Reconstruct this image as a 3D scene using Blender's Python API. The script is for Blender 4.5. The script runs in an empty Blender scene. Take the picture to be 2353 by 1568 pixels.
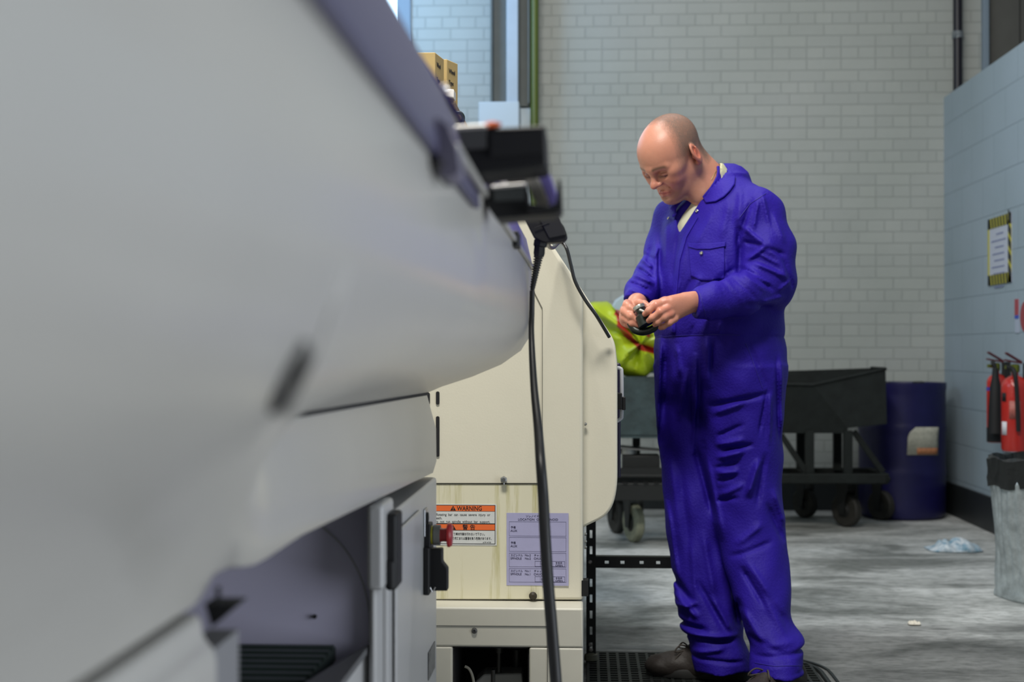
import bpy, bmesh, math, random
import numpy as np
from mathutils import Vector, Matrix
from mathutils.bvhtree import BVHTree

# ------------------------------------------------------------------ camera
SC = bpy.context.scene
COL = SC.collection
FPX = 3268.0; CAMH = 0.98
YAW = math.radians(2.95); PITCH = math.radians(0.37)
cam = bpy.data.cameras.new('camera'); camo = bpy.data.objects.new('camera', cam); COL.objects.link(camo)
camo.location = (0, 0, CAMH); camo.rotation_euler = (math.pi/2 + PITCH, 0, YAW)
cam.sensor_width = 36.0; cam.lens = FPX/2353*36.0
cam.clip_start = 0.02; cam.clip_end = 60
cam.dof.use_dof = True; cam.dof.focus_distance = 3.4; cam.dof.aperture_fstop = 4.0
SC.camera = camo
# ------------------------------------------------------------------ world, lights, exposure
SC.view_settings.view_transform = 'Standard'; SC.view_settings.look = 'None'
SC.view_settings.gamma = 1.0; SC.view_settings.use_curve_mapping = False
SC.view_settings.exposure = 0.0
w = bpy.data.worlds.new('world'); SC.world = w; w.use_nodes = True
w.node_tree.nodes['Background'].inputs[0].default_value = (0.62, 0.72, 0.82, 1)
w.node_tree.nodes['Background'].inputs[1].default_value = 0.13
def area(name, loc, rot, sx, sy, power, col):
    l = bpy.data.lights.new(name, 'AREA'); l.shape = 'RECTANGLE'; l.size = sx; l.size_y = sy
    l.energy = power; l.color = col
    o = bpy.data.objects.new(name, l); COL.objects.link(o); o.location = loc
    o.rotation_euler = [math.radians(a) for a in rot]; return o
area('strip_lamp', (-0.3, 1.5, 4.4), (20, 0, 0), 1.4, 0.5, 185, (1.0, 0.97, 0.90))
area('strip_lamp', (-0.7, 4.0, 4.7), (0, 8, 0), 0.5, 2.0, 95, (1.0, 0.98, 0.93))
area('strip_lamp', (0.9, 6.6, 5.2), (0, 0, 0), 2.4, 0.6, 42, (0.97, 0.99, 1.0))
dl = area('right_fill_light', (2.1, 0.7, 0.9), (0, 88, 0), 1.7, 2.4, 31, (0.86, 0.92, 1.0)); dl.data.spread = math.radians(115)  # added low fill lamp from the right, brightens the grey lathe's lower faces
wl = area('wall_blue_fill', (-1.3, 7.7, 3.3), (78, 0, -12), 0.9, 0.9, 10, (0.30, 0.60, 1.0)); wl.data.spread = math.radians(120)  # added blue fill lamp aimed at the left bay of the back wall
area('side_daylight', (-1.6, 6.0, 2.6), (0, -80, 0), 1.0, 1.6, 16, (0.45, 0.70, 1.0))

# ------------------------------------------------------------------ pixel -> world point at depth Y
_r = np.array([math.cos(YAW), math.sin(YAW), 0.0])
_f = np.array([-math.sin(YAW)*math.cos(PITCH), math.cos(YAW)*math.cos(PITCH), math.sin(PITCH)])
_u = np.cross(_r, _f)
def ray(px, py):
    return _f + _r*((px-1176.5)/FPX) + _u*((784.0-py)/FPX)
def W(px, py, Y):
    d = ray(px, py); p = d*(Y/d[1]); return Vector((p[0], p[1], p[2]+CAMH))
def WX(px, Y): return W(px, 805, Y).x
def WZ(py, Y, px=1345): return W(px, py, Y).z
def AX(px, py, x):                      # point on the plane X = x
    d = ray(px, py); p = d*(x/d[0]); return Vector((p[0], p[1], p[2]+CAMH))
def FL(px, py, z=0.0):                  # point on the plane Z = z
    d = ray(px, py); t = (z-CAMH)/d[2]; return Vector((d[0]*t, d[1]*t, z))

# ------------------------------------------------------------------ materials
def mat(name, col, rough=0.5, metal=0.0, spec=0.5, var=0.0, vscale=6.0, bump=0.0, bscale=60.0, vcol=None, coat=0.0, emit=None, stretch=(1,1,1), attr=None, sheen=0.0, trans=0.0):
    m = bpy.data.materials.new(name); m.use_nodes = True
    nt = m.node_tree; N = nt.nodes; L = nt.links
    b = N['Principled BSDF']
    b.inputs['Base Color'].default_value = (*col, 1); b.inputs['Roughness'].default_value = rough
    b.inputs['Metallic'].default_value = metal; b.inputs['Specular IOR Level'].default_value = spec
    b.inputs['Coat Weight'].default_value = coat; b.inputs['Coat Roughness'].default_value = 0.16
    if sheen: b.inputs['Sheen Weight'].default_value = sheen; b.inputs['Sheen Roughness'].default_value = 0.5
    if trans: b.inputs['Transmission Weight'].default_value = trans
    if emit:
        b.inputs['Emission Color'].default_value = (*emit[:3], 1); b.inputs['Emission Strength'].default_value = emit[3]
    tc = N.new('ShaderNodeTexCoord'); mp = N.new('ShaderNodeMapping'); L.new(tc.outputs['Object'], mp.inputs[0])
    mp.inputs['Scale'].default_value = stretch
    src = None
    if attr:
        a = N.new('ShaderNodeAttribute'); a.attribute_name = attr; src = a.outputs['Color']
        L.new(src, b.inputs['Base Color'])
    if var or vcol:
        n = N.new('ShaderNodeTexNoise'); n.inputs['Scale'].default_value = vscale; n.inputs['Detail'].default_value = 6
        n.inputs['Roughness'].default_value = 0.65
        L.new(mp.outputs[0], n.inputs[0])
        r = N.new('ShaderNodeMapRange'); r.inputs[1].default_value = 0.32; r.inputs[2].default_value = 0.68
        L.new(n.outputs[0], r.inputs[0])
        mx = N.new('ShaderNodeMix'); mx.data_type = 'RGBA'
        L.new(r.outputs[0], mx.inputs[0])
        c2 = vcol if vcol else tuple(max(0, c*(1-var)) for c in col)
        if src is None:
            mx.inputs[6].default_value = (*col, 1); mx.inputs[7].default_value = (*c2, 1)
        else:
            mm = N.new('ShaderNodeMix'); mm.data_type = 'RGBA'; mm.blend_type = 'MULTIPLY'; mm.inputs[0].default_value = 1
            mm.inputs[7].default_value = (1-var, 1-var, 1-var, 1); L.new(src, mm.inputs[6])
            L.new(src, mx.inputs[6]); L.new(mm.outputs[2], mx.inputs[7])
        L.new(mx.outputs[2], b.inputs['Base Color'])
    if bump:
        n2 = N.new('ShaderNodeTexNoise'); n2.inputs['Scale'].default_value = bscale; n2.inputs['Detail'].default_value = 5
        L.new(mp.outputs[0], n2.inputs[0])
        bp = N.new('ShaderNodeBump'); bp.inputs['Strength'].default_value = bump; bp.inputs['Distance'].default_value = 0.01
        L.new(n2.outputs[0], bp.inputs['Height']); L.new(bp.outputs[0], b.inputs['Normal'])
    return m
def brickmat(name, c1, c2, mortar, bw, bh, axis, offset=0.5, squash=1.0, sqf=2, msize=0.006, bump=0.4, tint=None):
    m = bpy.data.materials.new(name); m.use_nodes = True
    N = m.node_tree.nodes; L = m.node_tree.links; b = N['Principled BSDF']
    b.inputs['Roughness'].default_value = 0.55
    g = N.new('ShaderNodeNewGeometry'); s = N.new('ShaderNodeSeparateXYZ'); c = N.new('ShaderNodeCombineXYZ')
    L.new(g.outputs['Position'], s.inputs[0])
    L.new(s.outputs[axis], c.inputs[0]); L.new(s.outputs[2], c.inputs[1])
    br = N.new('ShaderNodeTexBrick'); L.new(c.outputs[0], br.inputs[0])
    br.offset = offset; br.squash = squash; br.squash_frequency = sqf
    br.inputs['Color1'].default_value = (*c1, 1); br.inputs['Color2'].default_value = (*c2, 1); br.inputs['Mortar'].default_value = (*mortar, 1)
    br.inputs['Scale'].default_value = 1; br.inputs['Brick Width'].default_value = bw; br.inputs['Row Height'].default_value = bh
    br.inputs['Mortar Size'].default_value = msize; br.inputs['Mortar Smooth'].default_value = 0.5
    n = N.new('ShaderNodeTexNoise'); n.inputs['Scale'].default_value = 1.3; n.inputs['Detail'].default_value = 8
    L.new(g.outputs['Position'], n.inputs[0])
    mx = N.new('ShaderNodeMix'); mx.data_type = 'RGBA'; mx.blend_type = 'MULTIPLY'; mx.inputs[0].default_value = 1
    cr = N.new('ShaderNodeValToRGB'); cr.color_ramp.elements[0].position = 0.3; cr.color_ramp.elements[1].position = 0.7
    cr.color_ramp.elements[0].color = (0.86, 0.88, 0.86, 1); cr.color_ramp.elements[1].color = (1, 1, 1, 1)
    L.new(n.outputs[0], cr.inputs[0]); L.new(br.outputs['Color'], mx.inputs[6]); L.new(cr.outputs[0], mx.inputs[7])
    L.new(mx.outputs[2], b.inputs['Base Color'])
    n2 = N.new('ShaderNodeTexNoise'); n2.inputs['Scale'].default_value = 40; L.new(g.outputs['Position'], n2.inputs[0])
    ad = N.new('ShaderNodeMath'); ad.operation = 'MULTIPLY_ADD'; L.new(br.outputs['Fac'], ad.inputs[0]); ad.inputs[1].default_value = -1.0
    ml = N.new('ShaderNodeMath'); ml.operation = 'MULTIPLY'; L.new(n2.outputs[0], ml.inputs[0]); ml.inputs[1].default_value = 0.35
    L.new(ml.outputs[0], ad.inputs[2])
    bp = N.new('ShaderNodeBump'); bp.inputs['Strength'].default_value = bump; bp.inputs['Distance'].default_value = 0.004
    L.new(ad.outputs[0], bp.inputs['Height']); L.new(bp.outputs[0], b.inputs['Normal'])
    return m

# ------------------------------------------------------------------ object helpers
ORG = {}
def tag(o, label=None, cat=None, group=None, kind=None):
    if label: o['label'] = label
    if cat: o['category'] = cat
    if group: o['group'] = group
    if kind: o['kind'] = kind
    return o
def thing(name, loc, label, cat, group=None):
    o = bpy.data.objects.new(name, None); COL.objects.link(o); o.location = loc; o.empty_display_size = 0.1
    ORG[o.name] = Vector(loc); return tag(o, label, cat, group)
def sharp(me, ang=35):
    me.shade_smooth(); me.set_sharp_from_angle(angle=math.radians(ang))
def link(name, me, m, parent=None, bevel=0, seg=2, smooth=35):
    if isinstance(m, (list, tuple)):
        for k in m: me.materials.append(k)
    elif m: me.materials.append(m)
    if parent is not None: org = ORG[parent.name]
    else:
        n = len(me.vertices); co = np.empty(n*3, np.float32); me.vertices.foreach_get('co', co); co = co.reshape(-1, 3)
        lo, hi = co.min(0), co.max(0); org = Vector(((lo[0]+hi[0])/2, (lo[1]+hi[1])/2, lo[2]))
    me.transform(Matrix.Translation(-Vector(org)))
    me.update()
    if smooth: sharp(me, smooth)
    o = bpy.data.objects.new(name, me); COL.objects.link(o)
    if parent is not None: o.parent = parent
    else: o.location = org
    ORG[o.name] = Vector(org)
    if bevel:
        b = o.modifiers.new('bevel', 'BEVEL'); b.width = bevel; b.segments = seg; b.limit_method = 'ANGLE'; b.angle_limit = math.radians(40)
        b.harden_normals = False
        wn = o.modifiers.new('normals', 'WEIGHTED_NORMAL'); wn.keep_sharp = True
    return o
class G:
    def __init__(s): s.v = []; s.f = []; s.m = []; s.cur = 0
    def add(s, vs, fs):
        k = len(s.v); s.v += [tuple(v) for v in vs]; s.f += [tuple(i+k for i in f) for f in fs]; s.m += [s.cur]*len(fs); return s
    def box(s, lo, hi, R=None, c=None):
        x0, y0, z0 = lo; x1, y1, z1 = hi
        vs = [Vector(p) for p in ((x0,y0,z0),(x1,y0,z0),(x1,y1,z0),(x0,y1,z0),(x0,y0,z1),(x1,y0,z1),(x1,y1,z1),(x0,y1,z1))]
        if R is not None:
            cc = Vector(c) if c is not None else sum(vs, Vector())/8
            vs = [cc + R @ (v-cc) for v in vs]
        return s.add(vs, [(0,3,2,1),(4,5,6,7),(0,1,5,4),(1,2,6,5),(2,3,7,6),(3,0,4,7)])
    def bar(s, a, b, w, h, up=(0,0,1)):      # box beam from a to b
        a = Vector(a); b = Vector(b); d = (b-a).normalized(); u = Vector(up)
        if abs(d.dot(u)) > .95: u = Vector((0,1,0))
        x = d.cross(u).normalized(); y = x.cross(d).normalized()
        q = [(-w/2,-h/2),(w/2,-h/2),(w/2,h/2),(-w/2,h/2)]
        vs = [a+x*i+y*j for i, j in q]+[b+x*i+y*j for i, j in q]
        return s.add(vs, [(3,2,1,0),(4,5,6,7),(0,1,5,4),(1,2,6,5),(2,3,7,6),(3,0,4,7)])
    def prism(s, pts0, pts1):                # two matching polygons joined
        n = len(pts0); vs = list(pts0)+list(pts1)
        fs = [tuple(range(n))[::-1], tuple(range(n, 2*n))]+[(i, (i+1) % n, n+(i+1) % n, n+i) for i in range(n)]
        return s.add(vs, fs)
    def exY(s, poly, y0, y1): return s.prism([(x, y0, z) for x, z in poly], [(x, y1, z) for x, z in poly])
    def exX(s, poly, x0, x1): return s.prism([(x0, y, z) for y, z in poly], [(x1, y, z) for y, z in poly])
    def exZ(s, poly, z0, z1): return s.prism([(x, y, z0) for x, y in poly], [(x, y, z1) for x, y in poly])
    def loft(s, rings, caps=True, closed=True):
        n = len(rings[0]); vs = [v for r in rings for v in r]; fs = []
        for i in range(len(rings)-1):
            for j in range(n if closed else n-1):
                a = i*n+j; b = i*n+(j+1) % n; fs.append((a, b, b+n, a+n))
        if caps and closed: fs += [tuple(range(n))[::-1], tuple(range((len(rings)-1)*n, len(rings)*n))]
        return s.add(vs, fs)
    def tube(s, path, r, n=12, caps=True, sub=1):
        P = [Vector(p) for p in path]
        rr = list(r) if isinstance(r, (list, tuple)) else [r]*len(P)
        if sub > 1:
            Q = []; S = []
            for i in range(len(P)-1):
                p0 = P[max(i-1, 0)]; p1 = P[i]; p2 = P[i+1]; p3 = P[min(i+2, len(P)-1)]
                for k in range(sub):
                    t = k/sub
                    Q.append(0.5*((2*p1)+(p2-p0)*t+(2*p0-5*p1+4*p2-p3)*t*t+(3*p1-p0-3*p2+p3)*t**3)); S.append(rr[i]*(1-t)+rr[i+1]*t)
            Q.append(P[-1]); S.append(rr[-1]); P = Q; rr = S
        rings = []; d0 = (P[1]-P[0]).normalized(); u = Vector((0,0,1)) if abs(d0.z) < .9 else Vector((1,0,0))
        u = (u-d0*u.dot(d0)).normalized()
        for i, p in enumerate(P):
            d = (P[min(i+1, len(P)-1)]-P[max(i-1, 0)]).normalized(); u = (u-d*u.dot(d)).normalized(); v = d.cross(u)
            rings.append([p+(u*math.cos(2*math.pi*k/n)+v*math.sin(2*math.pi*k/n))*rr[i] for k in range(n)])
        return s.loft(rings, caps)
    def lathe(s, prof, c=(0,0,0), n=32, axis='z', caps=True):
        rings = []
        for r, h in prof:
            ring = []
            for k in range(n):
                a = 2*math.pi*k/n; x, y = max(r, 1e-4)*math.cos(a), max(r, 1e-4)*math.sin(a)
                ring.append({'z': (c[0]+x, c[1]+y, c[2]+h), 'x': (c[0]+h, c[1]+x, c[2]+y), 'y': (c[0]+y, c[1]+h, c[2]+x)}[axis])
            rings.append(ring)
        return s.loft(rings, caps)
    def mesh(s, name, fix=True):
        me = bpy.data.meshes.new(name); me.from_pydata([tuple(v) for v in s.v], [], s.f)
        if any(s.m): me.polygons.foreach_set('material_index', s.m)
        if fix:
            bm = bmesh.new(); bm.from_mesh(me); bmesh.ops.recalc_face_normals(bm, faces=bm.faces); bm.to_mesh(me); bm.free()
        return me
    def build(s, name, m, parent=None, bevel=0, seg=2, smooth=35): return link(name, s.mesh(name), m, parent, bevel, seg, smooth)
def rpoly(pts, r, n=4):                      # round the corners of a 2D polygon; r scalar or list
    out = []; N = len(pts)
    for i, p in enumerate(pts):
        p = Vector(p[:2]); a = Vector(pts[i-1][:2]); b = Vector(pts[(i+1) % N][:2]); rr = r[i] if isinstance(r, (list, tuple)) else r
        if rr <= 0: out.append(tuple(p)); continue
        ta = min(rr, (a-p).length*.49); tb = min(rr, (b-p).length*.49); A = p+(a-p).normalized()*ta; B = p+(b-p).normalized()*tb
        for k in range(n+1):
            t = k/n; q = A*(1-t)**2+p*2*t*(1-t)+B*t*t; out.append((q.x, q.y))
    return out
def text_mesh(s, size, extrude=0.0004, align='LEFT', sx=1.0, offset=0.0):
    c = bpy.data.curves.new('txt', 'FONT'); c.body = s; c.size = size; c.extrude = extrude; c.align_x = align; c.resolution_u = 3; c.offset = offset
    o = bpy.data.objects.new('txt', c); COL.objects.link(o)
    bpy.context.view_layer.update()
    me = bpy.data.meshes.new_from_object(o.evaluated_get(bpy.context.evaluated_depsgraph_get()))
    bpy.data.objects.remove(o); bpy.data.curves.remove(c)
    me.transform(Matrix.Diagonal((sx, 1, 1, 1)))
    return me
def text_join(items, M):                     # items: (string, u, v, size, sx, align, bold) -> one mesh, M maps (u,v,w) to world
    g = G()
    for it in items:
        s, u, v, size, sx, al, off = it
        me = text_mesh(s, size, 0.0003, al, sx, off)
        vs = [(M @ Vector((p.co.x+u, p.co.y+v, p.co.z))) for p in me.vertices]
        g.add(vs, [tuple(p.vertices) for p in me.polygons]); bpy.data.meshes.remove(me)
    return g
def explode(o):
    # split an object's loose pieces into objects of the same name and parent
    me = o.data; n = len(me.vertices); lab = list(range(n))
    def fnd(a):
        while lab[a] != a: lab[a] = lab[lab[a]]; a = lab[a]
        return a
    for e in me.edges:
        a, b = fnd(e.vertices[0]), fnd(e.vertices[1])
        if a != b: lab[a] = b
    roots = {}
    for p in me.polygons: roots.setdefault(fnd(p.vertices[0]), []).append(p)
    if len(roots) < 2: return [o]
    out = []
    for i, ps in enumerate(roots.values()):
        m = {}; vs = []; fs = []
        for p in ps:
            f = []
            for v in p.vertices:
                if v not in m: m[v] = len(vs); vs.append(tuple(me.vertices[v].co))
                f.append(m[v])
            fs.append(f)
        nm = bpy.data.meshes.new(o.name.split('.')[0]); nm.from_pydata(vs, [], fs)
        for k in me.materials: nm.materials.append(k)
        sharp(nm, 35)
        if i == 0: q = o; q.data = nm
        else: q = o.copy(); q.data = nm; COL.objects.link(q); ORG[q.name] = ORG[o.name]
        out.append(q)
    return out
def copy_tree(o, parent=None):
    c = o.copy(); COL.objects.link(c); ORG[c.name] = ORG.get(o.name, Vector())
    if parent is not None: c.parent = parent
    for ch in [x for x in bpy.data.objects if x.parent is o]: copy_tree(ch, c)
    return c
# ================================================================== THE SETTING
YB = 8.8                                   # back wall
XR = AX(2170, 805, 1).x*0 + W(2170, 805, YB).x
M_brick = brickmat('painted_brick', (0.43, 0.445, 0.42), (0.405, 0.42, 0.40), (0.34, 0.355, 0.335), 0.209, 0.071, 0, 0.5, 0.5, 3, 0.0045, 0.5)
M_block = brickmat('painted_block', (0.37, 0.45, 0.52), (0.36, 0.44, 0.51), (0.29, 0.36, 0.42), 0.43, 0.2135, 1, 0.5, 1.0, 2, 0.005, 0.4)
M_dark = mat('dark_paint', (0.018, 0.022, 0.024), 0.5, var=0.3)
M_grey = mat('grey_frame', (0.20, 0.26, 0.32), 0.5)
def floor_mat():
    m = bpy.data.materials.new('concrete_floor'); m.use_nodes = True
    N = m.node_tree.nodes; L = m.node_tree.links; b = N['Principled BSDF']
    g = N.new('ShaderNodeNewGeometry'); mp = N.new('ShaderNodeMapping'); L.new(g.outputs['Position'], mp.inputs[0])
    mp.inputs['Scale'].default_value = (0.75, 1.5, 1)
    n1 = N.new('ShaderNodeTexNoise'); n1.inputs['Scale'].default_value = 1.5; n1.inputs['Detail'].default_value = 9; n1.inputs['Roughness'].default_value = 0.62; n1.inputs['Distortion'].default_value = 0.6
    L.new(mp.outputs[0], n1.inputs[0])
    cr = N.new('ShaderNodeValToRGB'); e = cr.color_ramp.elements
    e[0].position = 0.38; e[0].color = (0.19, 0.20, 0.19, 1); e[1].position = 0.60; e[1].color = (0.60, 0.61, 0.60, 1)
    k = e.new(0.48); k.color = (0.41, 0.42, 0.41, 1)
    L.new(n1.outputs[0], cr.inputs[0])
    n2 = N.new('ShaderNodeTexNoise'); n2.inputs['Scale'].default_value = 22; n2.inputs['Detail'].default_value = 8; n2.inputs['Roughness'].default_value = 0.7
    L.new(mp.outputs[0], n2.inputs[0])
    c2 = N.new('ShaderNodeValToRGB'); c2.color_ramp.elements[0].position = 0.36; c2.color_ramp.elements[0].color = (0.55, 0.56, 0.55, 1)
    c2.color_ramp.elements[1].position = 0.56; c2.color_ramp.elements[1].color = (1, 1, 1, 1); L.new(n2.outputs[0], c2.inputs[0])
    mx = N.new('ShaderNodeMix'); mx.data_type = 'RGBA'; mx.blend_type = 'MULTIPLY'; mx.inputs[0].default_value = 1
    L.new(cr.outputs[0], mx.inputs[6]); L.new(c2.outputs[0], mx.inputs[7])
    # worn dirty band near the machines (oil and rubber dirt around Y 4-5.2), cleaner beyond
    s = N.new('ShaderNodeSeparateXYZ'); L.new(g.outputs['Position'], s.inputs[0])
    n3 = N.new('ShaderNodeTexNoise'); n3.inputs['Scale'].default_value = 2.2; n3.inputs['Detail'].default_value = 6; L.new(mp.outputs[0], n3.inputs[0])
    ma = N.new('ShaderNodeMath'); ma.operation = 'MULTIPLY_ADD'; L.new(n3.outputs[0], ma.inputs[0]); ma.inputs[1].default_value = 1.6; L.new(s.outputs[1], ma.inputs[2])
    mr = N.new('ShaderNodeMapRange'); mr.inputs[1].default_value = 5.65; mr.inputs[2].default_value = 6.1; mr.inputs[3].default_value = 0.42; mr.inputs[4].default_value = 1.0
    L.new(ma.outputs[0], mr.inputs[0])
    m2 = N.new('ShaderNodeMix'); m2.data_type = 'RGBA'; m2.blend_type = 'MULTIPLY'; m2.inputs[0].default_value = 1
    L.new(mx.outputs[2], m2.inputs[6]); L.new(mr.outputs[0], m2.inputs[7]); L.new(m2.outputs[2], b.inputs['Base Color'])
    b.inputs['Roughness'].default_value = 0.62
    bp = N.new('ShaderNodeBump'); bp.inputs['Strength'].default_value = 0.35; bp.inputs['Distance'].default_value = 0.006
    L.new(n2.outputs[0], bp.inputs['Height']); L.new(bp.outputs[0], b.inputs['Normal'])
    return m
def struct(name, g, m, parent=None, **k):
    o = g.build(name, m, parent, **k)
    if parent is None: o['kind'] = 'structure'
    return o
struct('floor', G().box((-3.2, -1.2, -0.12), (4.2, YB+0.3, 0)), floor_mat())
XWL = WX(912, YB)                          # window jamb
XWR = WX(945, YB)
g = G()
g.box((XWR, YB, 0), (WX(2258, YB), YB+0.25, 5.6))
g.box((-3.2, YB, 0), (XWR, YB+0.25, WZ(95, YB)-0.05)); g.box((-2.4, YB, 4.9), (XWR, YB+0.25, 5.6))
g.box((-3.2, YB, WZ(95, YB)-0.05), (-2.4, YB+0.25, 5.6)); g.box((WX(2258, YB), YB, 0), (4.2, YB+.25, 2.2))
struct('wall_back', g, M_brick)
# partition wall on the right
ZT = WZ(232, YB)
struct('wall_right', G().box((XR, 2.2, 0), (XR+0.12, YB, ZT)), M_block)
struct('wall_left', G().box((-3.4, -1.2, 0), (-3.2, YB, 5.6)), M_brick)
struct('ceiling', G().box((-3.4, -1.2, 5.6), (4.2, YB+.3, 5.7)), mat('ceiling_paint', (0.35, 0.36, 0.37), 0.8))
# skirtings
struct('baseboard_right', G().box((XR-0.018, 2.2, 0), (XR, YB-0.02, 0.19)), M_dark, bevel=0.004)
struct('baseboard_back', G().box((-3.2, YB-0.02, 0), (XR-0.02, YB, 0.20)), M_dark, bevel=0.004)
# back window with its frame (only a corner shows)
M_sky = mat('daylight_pane', (0.8, 0.9, 1), 0.3, emit=(0.62, 0.84, 1.0, 3.4))
wf = G(); zb = WZ(95, YB)-0.05
wf.box((XWL, YB-0.03, zb), (XWR, YB+0.02, 4.9)); wf.box((-2.4, YB-0.03, zb), (-2.3, YB+0.02, 4.9)); wf.box((-2.4, YB-0.03, zb-0.02), (XWR, YB+0.02, zb+0.06)); wf.box((-2.4, YB-0.03, 4.85), (XWR, YB+0.02, 4.95))
win = struct('window_1', wf, M_grey, bevel=0.006)
G().box((-2.35, YB+0.03, zb), (XWL, YB+0.05, 4.9)).build('pane', M_sky, win)
# dark opening and its post above the partition, right
wf = G(); wf.box((WX(2256, YB), YB-0.05, 2.2), (WX(2270, YB), YB+0.03, 5.6))
win2 = struct('window_2', wf, M_grey, bevel=0.005)
gg = G(); gg.box((WX(2270, YB), YB-0.01, 2.2), (WX(2343, YB), YB+0.02, 5.6)); gg.box((WX(2346, YB), YB-0.01, 2.2), (4.2, YB+0.02, 5.6))
gg.build('dark_panel', mat('dark_brown_board', (0.10, 0.10, 0.09), 0.6, var=0.2), win2)
# boxed steel column, green service pipe and block plinth at the back
M_col = mat('column_blue_grey', (0.42, 0.50, 0.58), 0.5, var=0.1)
M_colw = mat('column_dark', (0.15, 0.17, 0.165), 0.6, var=0.15)
zc = WZ(235, YB-0.25)
g = G(); yc = YB-0.28
g.box((WX(1125, yc), yc+0.05, zc), (WX(1130, yc), yc+0.26, 5.6)); g.box((WX(1128, yc), yc+0.16, zc), (WX(1215, yc), yc+0.18, 5.6))
g.box((WX(1212, yc), yc+0.05, zc), (WX(1216, yc), yc+0.26, 5.6))
col = struct('trim_1', g, M_colw, bevel=0.004)
G().box((WX(1163, yc), yc+0.02, zc), (WX(1190, yc), yc+0.16, 5.6)).build('cable_trunking', M_col, col, bevel=0.004)
struct('trim_2', G().box((WX(1100, yc), yc-0.02, 0), (WX(1193, yc), YB, zc)).box((WX(1193, yc), yc+0.10, 0), (WX(1230, yc), YB, zc-0.02)), mat('plinth_blue_white', (0.52, 0.60, 0.66), 0.6), bevel=0.006)
g = G(); xp = WX(1228, YB-.2)
g.tube([(xp, YB-0.2, 0.0), (xp, YB-0.2, 5.6)], 0.026, 20)
gp = tag(g.build('service_pipe', mat('green_pipe_paint', (0.085, 0.115, 0.015), 0.4)), 'olive green vertical service pipe beside the boxed column at the back', 'pipe')
g = G()
for z in (1.6, 3.2, 4.8): g.lathe([(0.034, -0.02), (0.034, 0.02)], (xp, YB-0.2, z), 20); g.box((xp-0.008, YB-0.2, z-0.012), (xp+0.008, YB, z+0.012))
explode(g.build('pipe_clip', M_colw, gp))
g = G(); xp = WX(2202, YB-.06)
g.tube([(xp, YB-0.06, 2.0), (xp, YB-0.06, 5.6)], 0.027, 18)
dp = tag(g.build('drain_pipe', mat('black_pipe', (0.012, 0.011, 0.018), 0.4)), 'black vertical pipe running down behind the top of the blue partition wall', 'pipe')
g = G(); z = WZ(95, YB)
g.lathe([(0.034, -0.02), (0.034, 0.02)], (xp, YB-0.06, z), 18); g.box((xp-0.03, YB-0.105, z-0.012), (xp-0.012, YB-.05, z+0.018))
g.build('pipe_bracket', mat('bracket_grey', (0.25, 0.28, 0.30), 0.4, 0.5), dp)

# ================================================================== BACKGROUND THINGS
M_hop = mat('dark_green_steel', (0.009, 0.013, 0.012), 0.65, spec=0.3, var=0.5, vscale=14, bump=0.15)
M_blk = mat('black_steel', (0.009, 0.010, 0.010), 0.5, var=0.3)
M_tyre = mat('worn_tyre', (0.035, 0.033, 0.028), 0.7, var=0.5, vscale=30)
M_cream = mat('cream_wheel', (0.30, 0.31, 0.22), 0.6, var=0.35, vscale=20)
def castor(root, p, r, wdt, ang, zt, m_t, m_h):
    cx, cy = p.x, p.y
    ax = Vector((math.cos(ang), math.sin(ang), 0))          # axle direction
    def rg(prof):
        rings = []
        u = Vector((-ax.y, ax.x, 0)); v = Vector((0, 0, 1))
        for rr, h in prof: rings.append([Vector((cx, cy, r))+ax*h+(u*math.cos(2*math.pi*k/28)+v*math.sin(2*math.pi*k/28))*rr for k in range(28)])
        return G().loft(rings)
    h = wdt/2
    wheel = rg([(r*.62, -h*.9), (r*.9, -h), (r, -h*.6), (r, h*.6), (r*.9, h), (r*.62, h*.9)]).build('wheel', m_t, root)
    rg([(r*.25, -h*1.25), (r*.3, -h*1.1), (r*.62, -h*.7), (r*.62, h*.7), (r*.3, h*1.1), (r*.25, h*1.25)]).build('hub', m_h, wheel)
    f = G()
    for s in (-1, 1):
        a = Vector((cx, cy, r))+ax*s*(h*1.5); u = Vector((-ax.y, ax.x, 0))
        f.add([a-u*r*.2-Vector((0,0,r*.25)), a+u*r*.2-Vector((0,0,r*.25)), a+u*r*.45+Vector((0,0,zt-r)), a-u*r*.45+Vector((0,0,zt-r)),
               a+ax*s*.006-u*r*.2-Vector((0,0,r*.25)), a+ax*s*.006+u*r*.2-Vector((0,0,r*.25)), a+ax*s*.006+u*r*.45+Vector((0,0,zt-r)), a+ax*s*.006-u*r*.45+Vector((0,0,zt-r))],
              [(0,1,2,3),(4,5,6,7),(0,1,5,4),(1,2,6,5),(2,3,7,6),(3,0,4,7)])
    f.box((cx-h*1.8, cy-h*1.8, zt-0.012), (cx+h*1.8, cy+h*1.8, zt))
    f.build('castor_fork', M_blk, root)
# -- right hopper trolley
D = 8.0
c = FL(1900, 1200)
t = thing('hopper_trolley', (WX(1890, D), D, 0), 'dark green steel hopper trolley between the man and the blue drum', 'trolley')
yf, yb_ = D-0.22, D+0.42
g = G()
def hop(g, y0, y1, outer, inner):
    n = len(outer)
    g.prism([W(a, b, y0) for a, b in outer], [W(a, b, y0)+Vector((0, y1-y0, 0)) for a, b in outer])
x0, x1 = WX(1640, yf), WX(2035, yf)
zt = WZ(862, yf); zb = WZ(985, yf)
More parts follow.
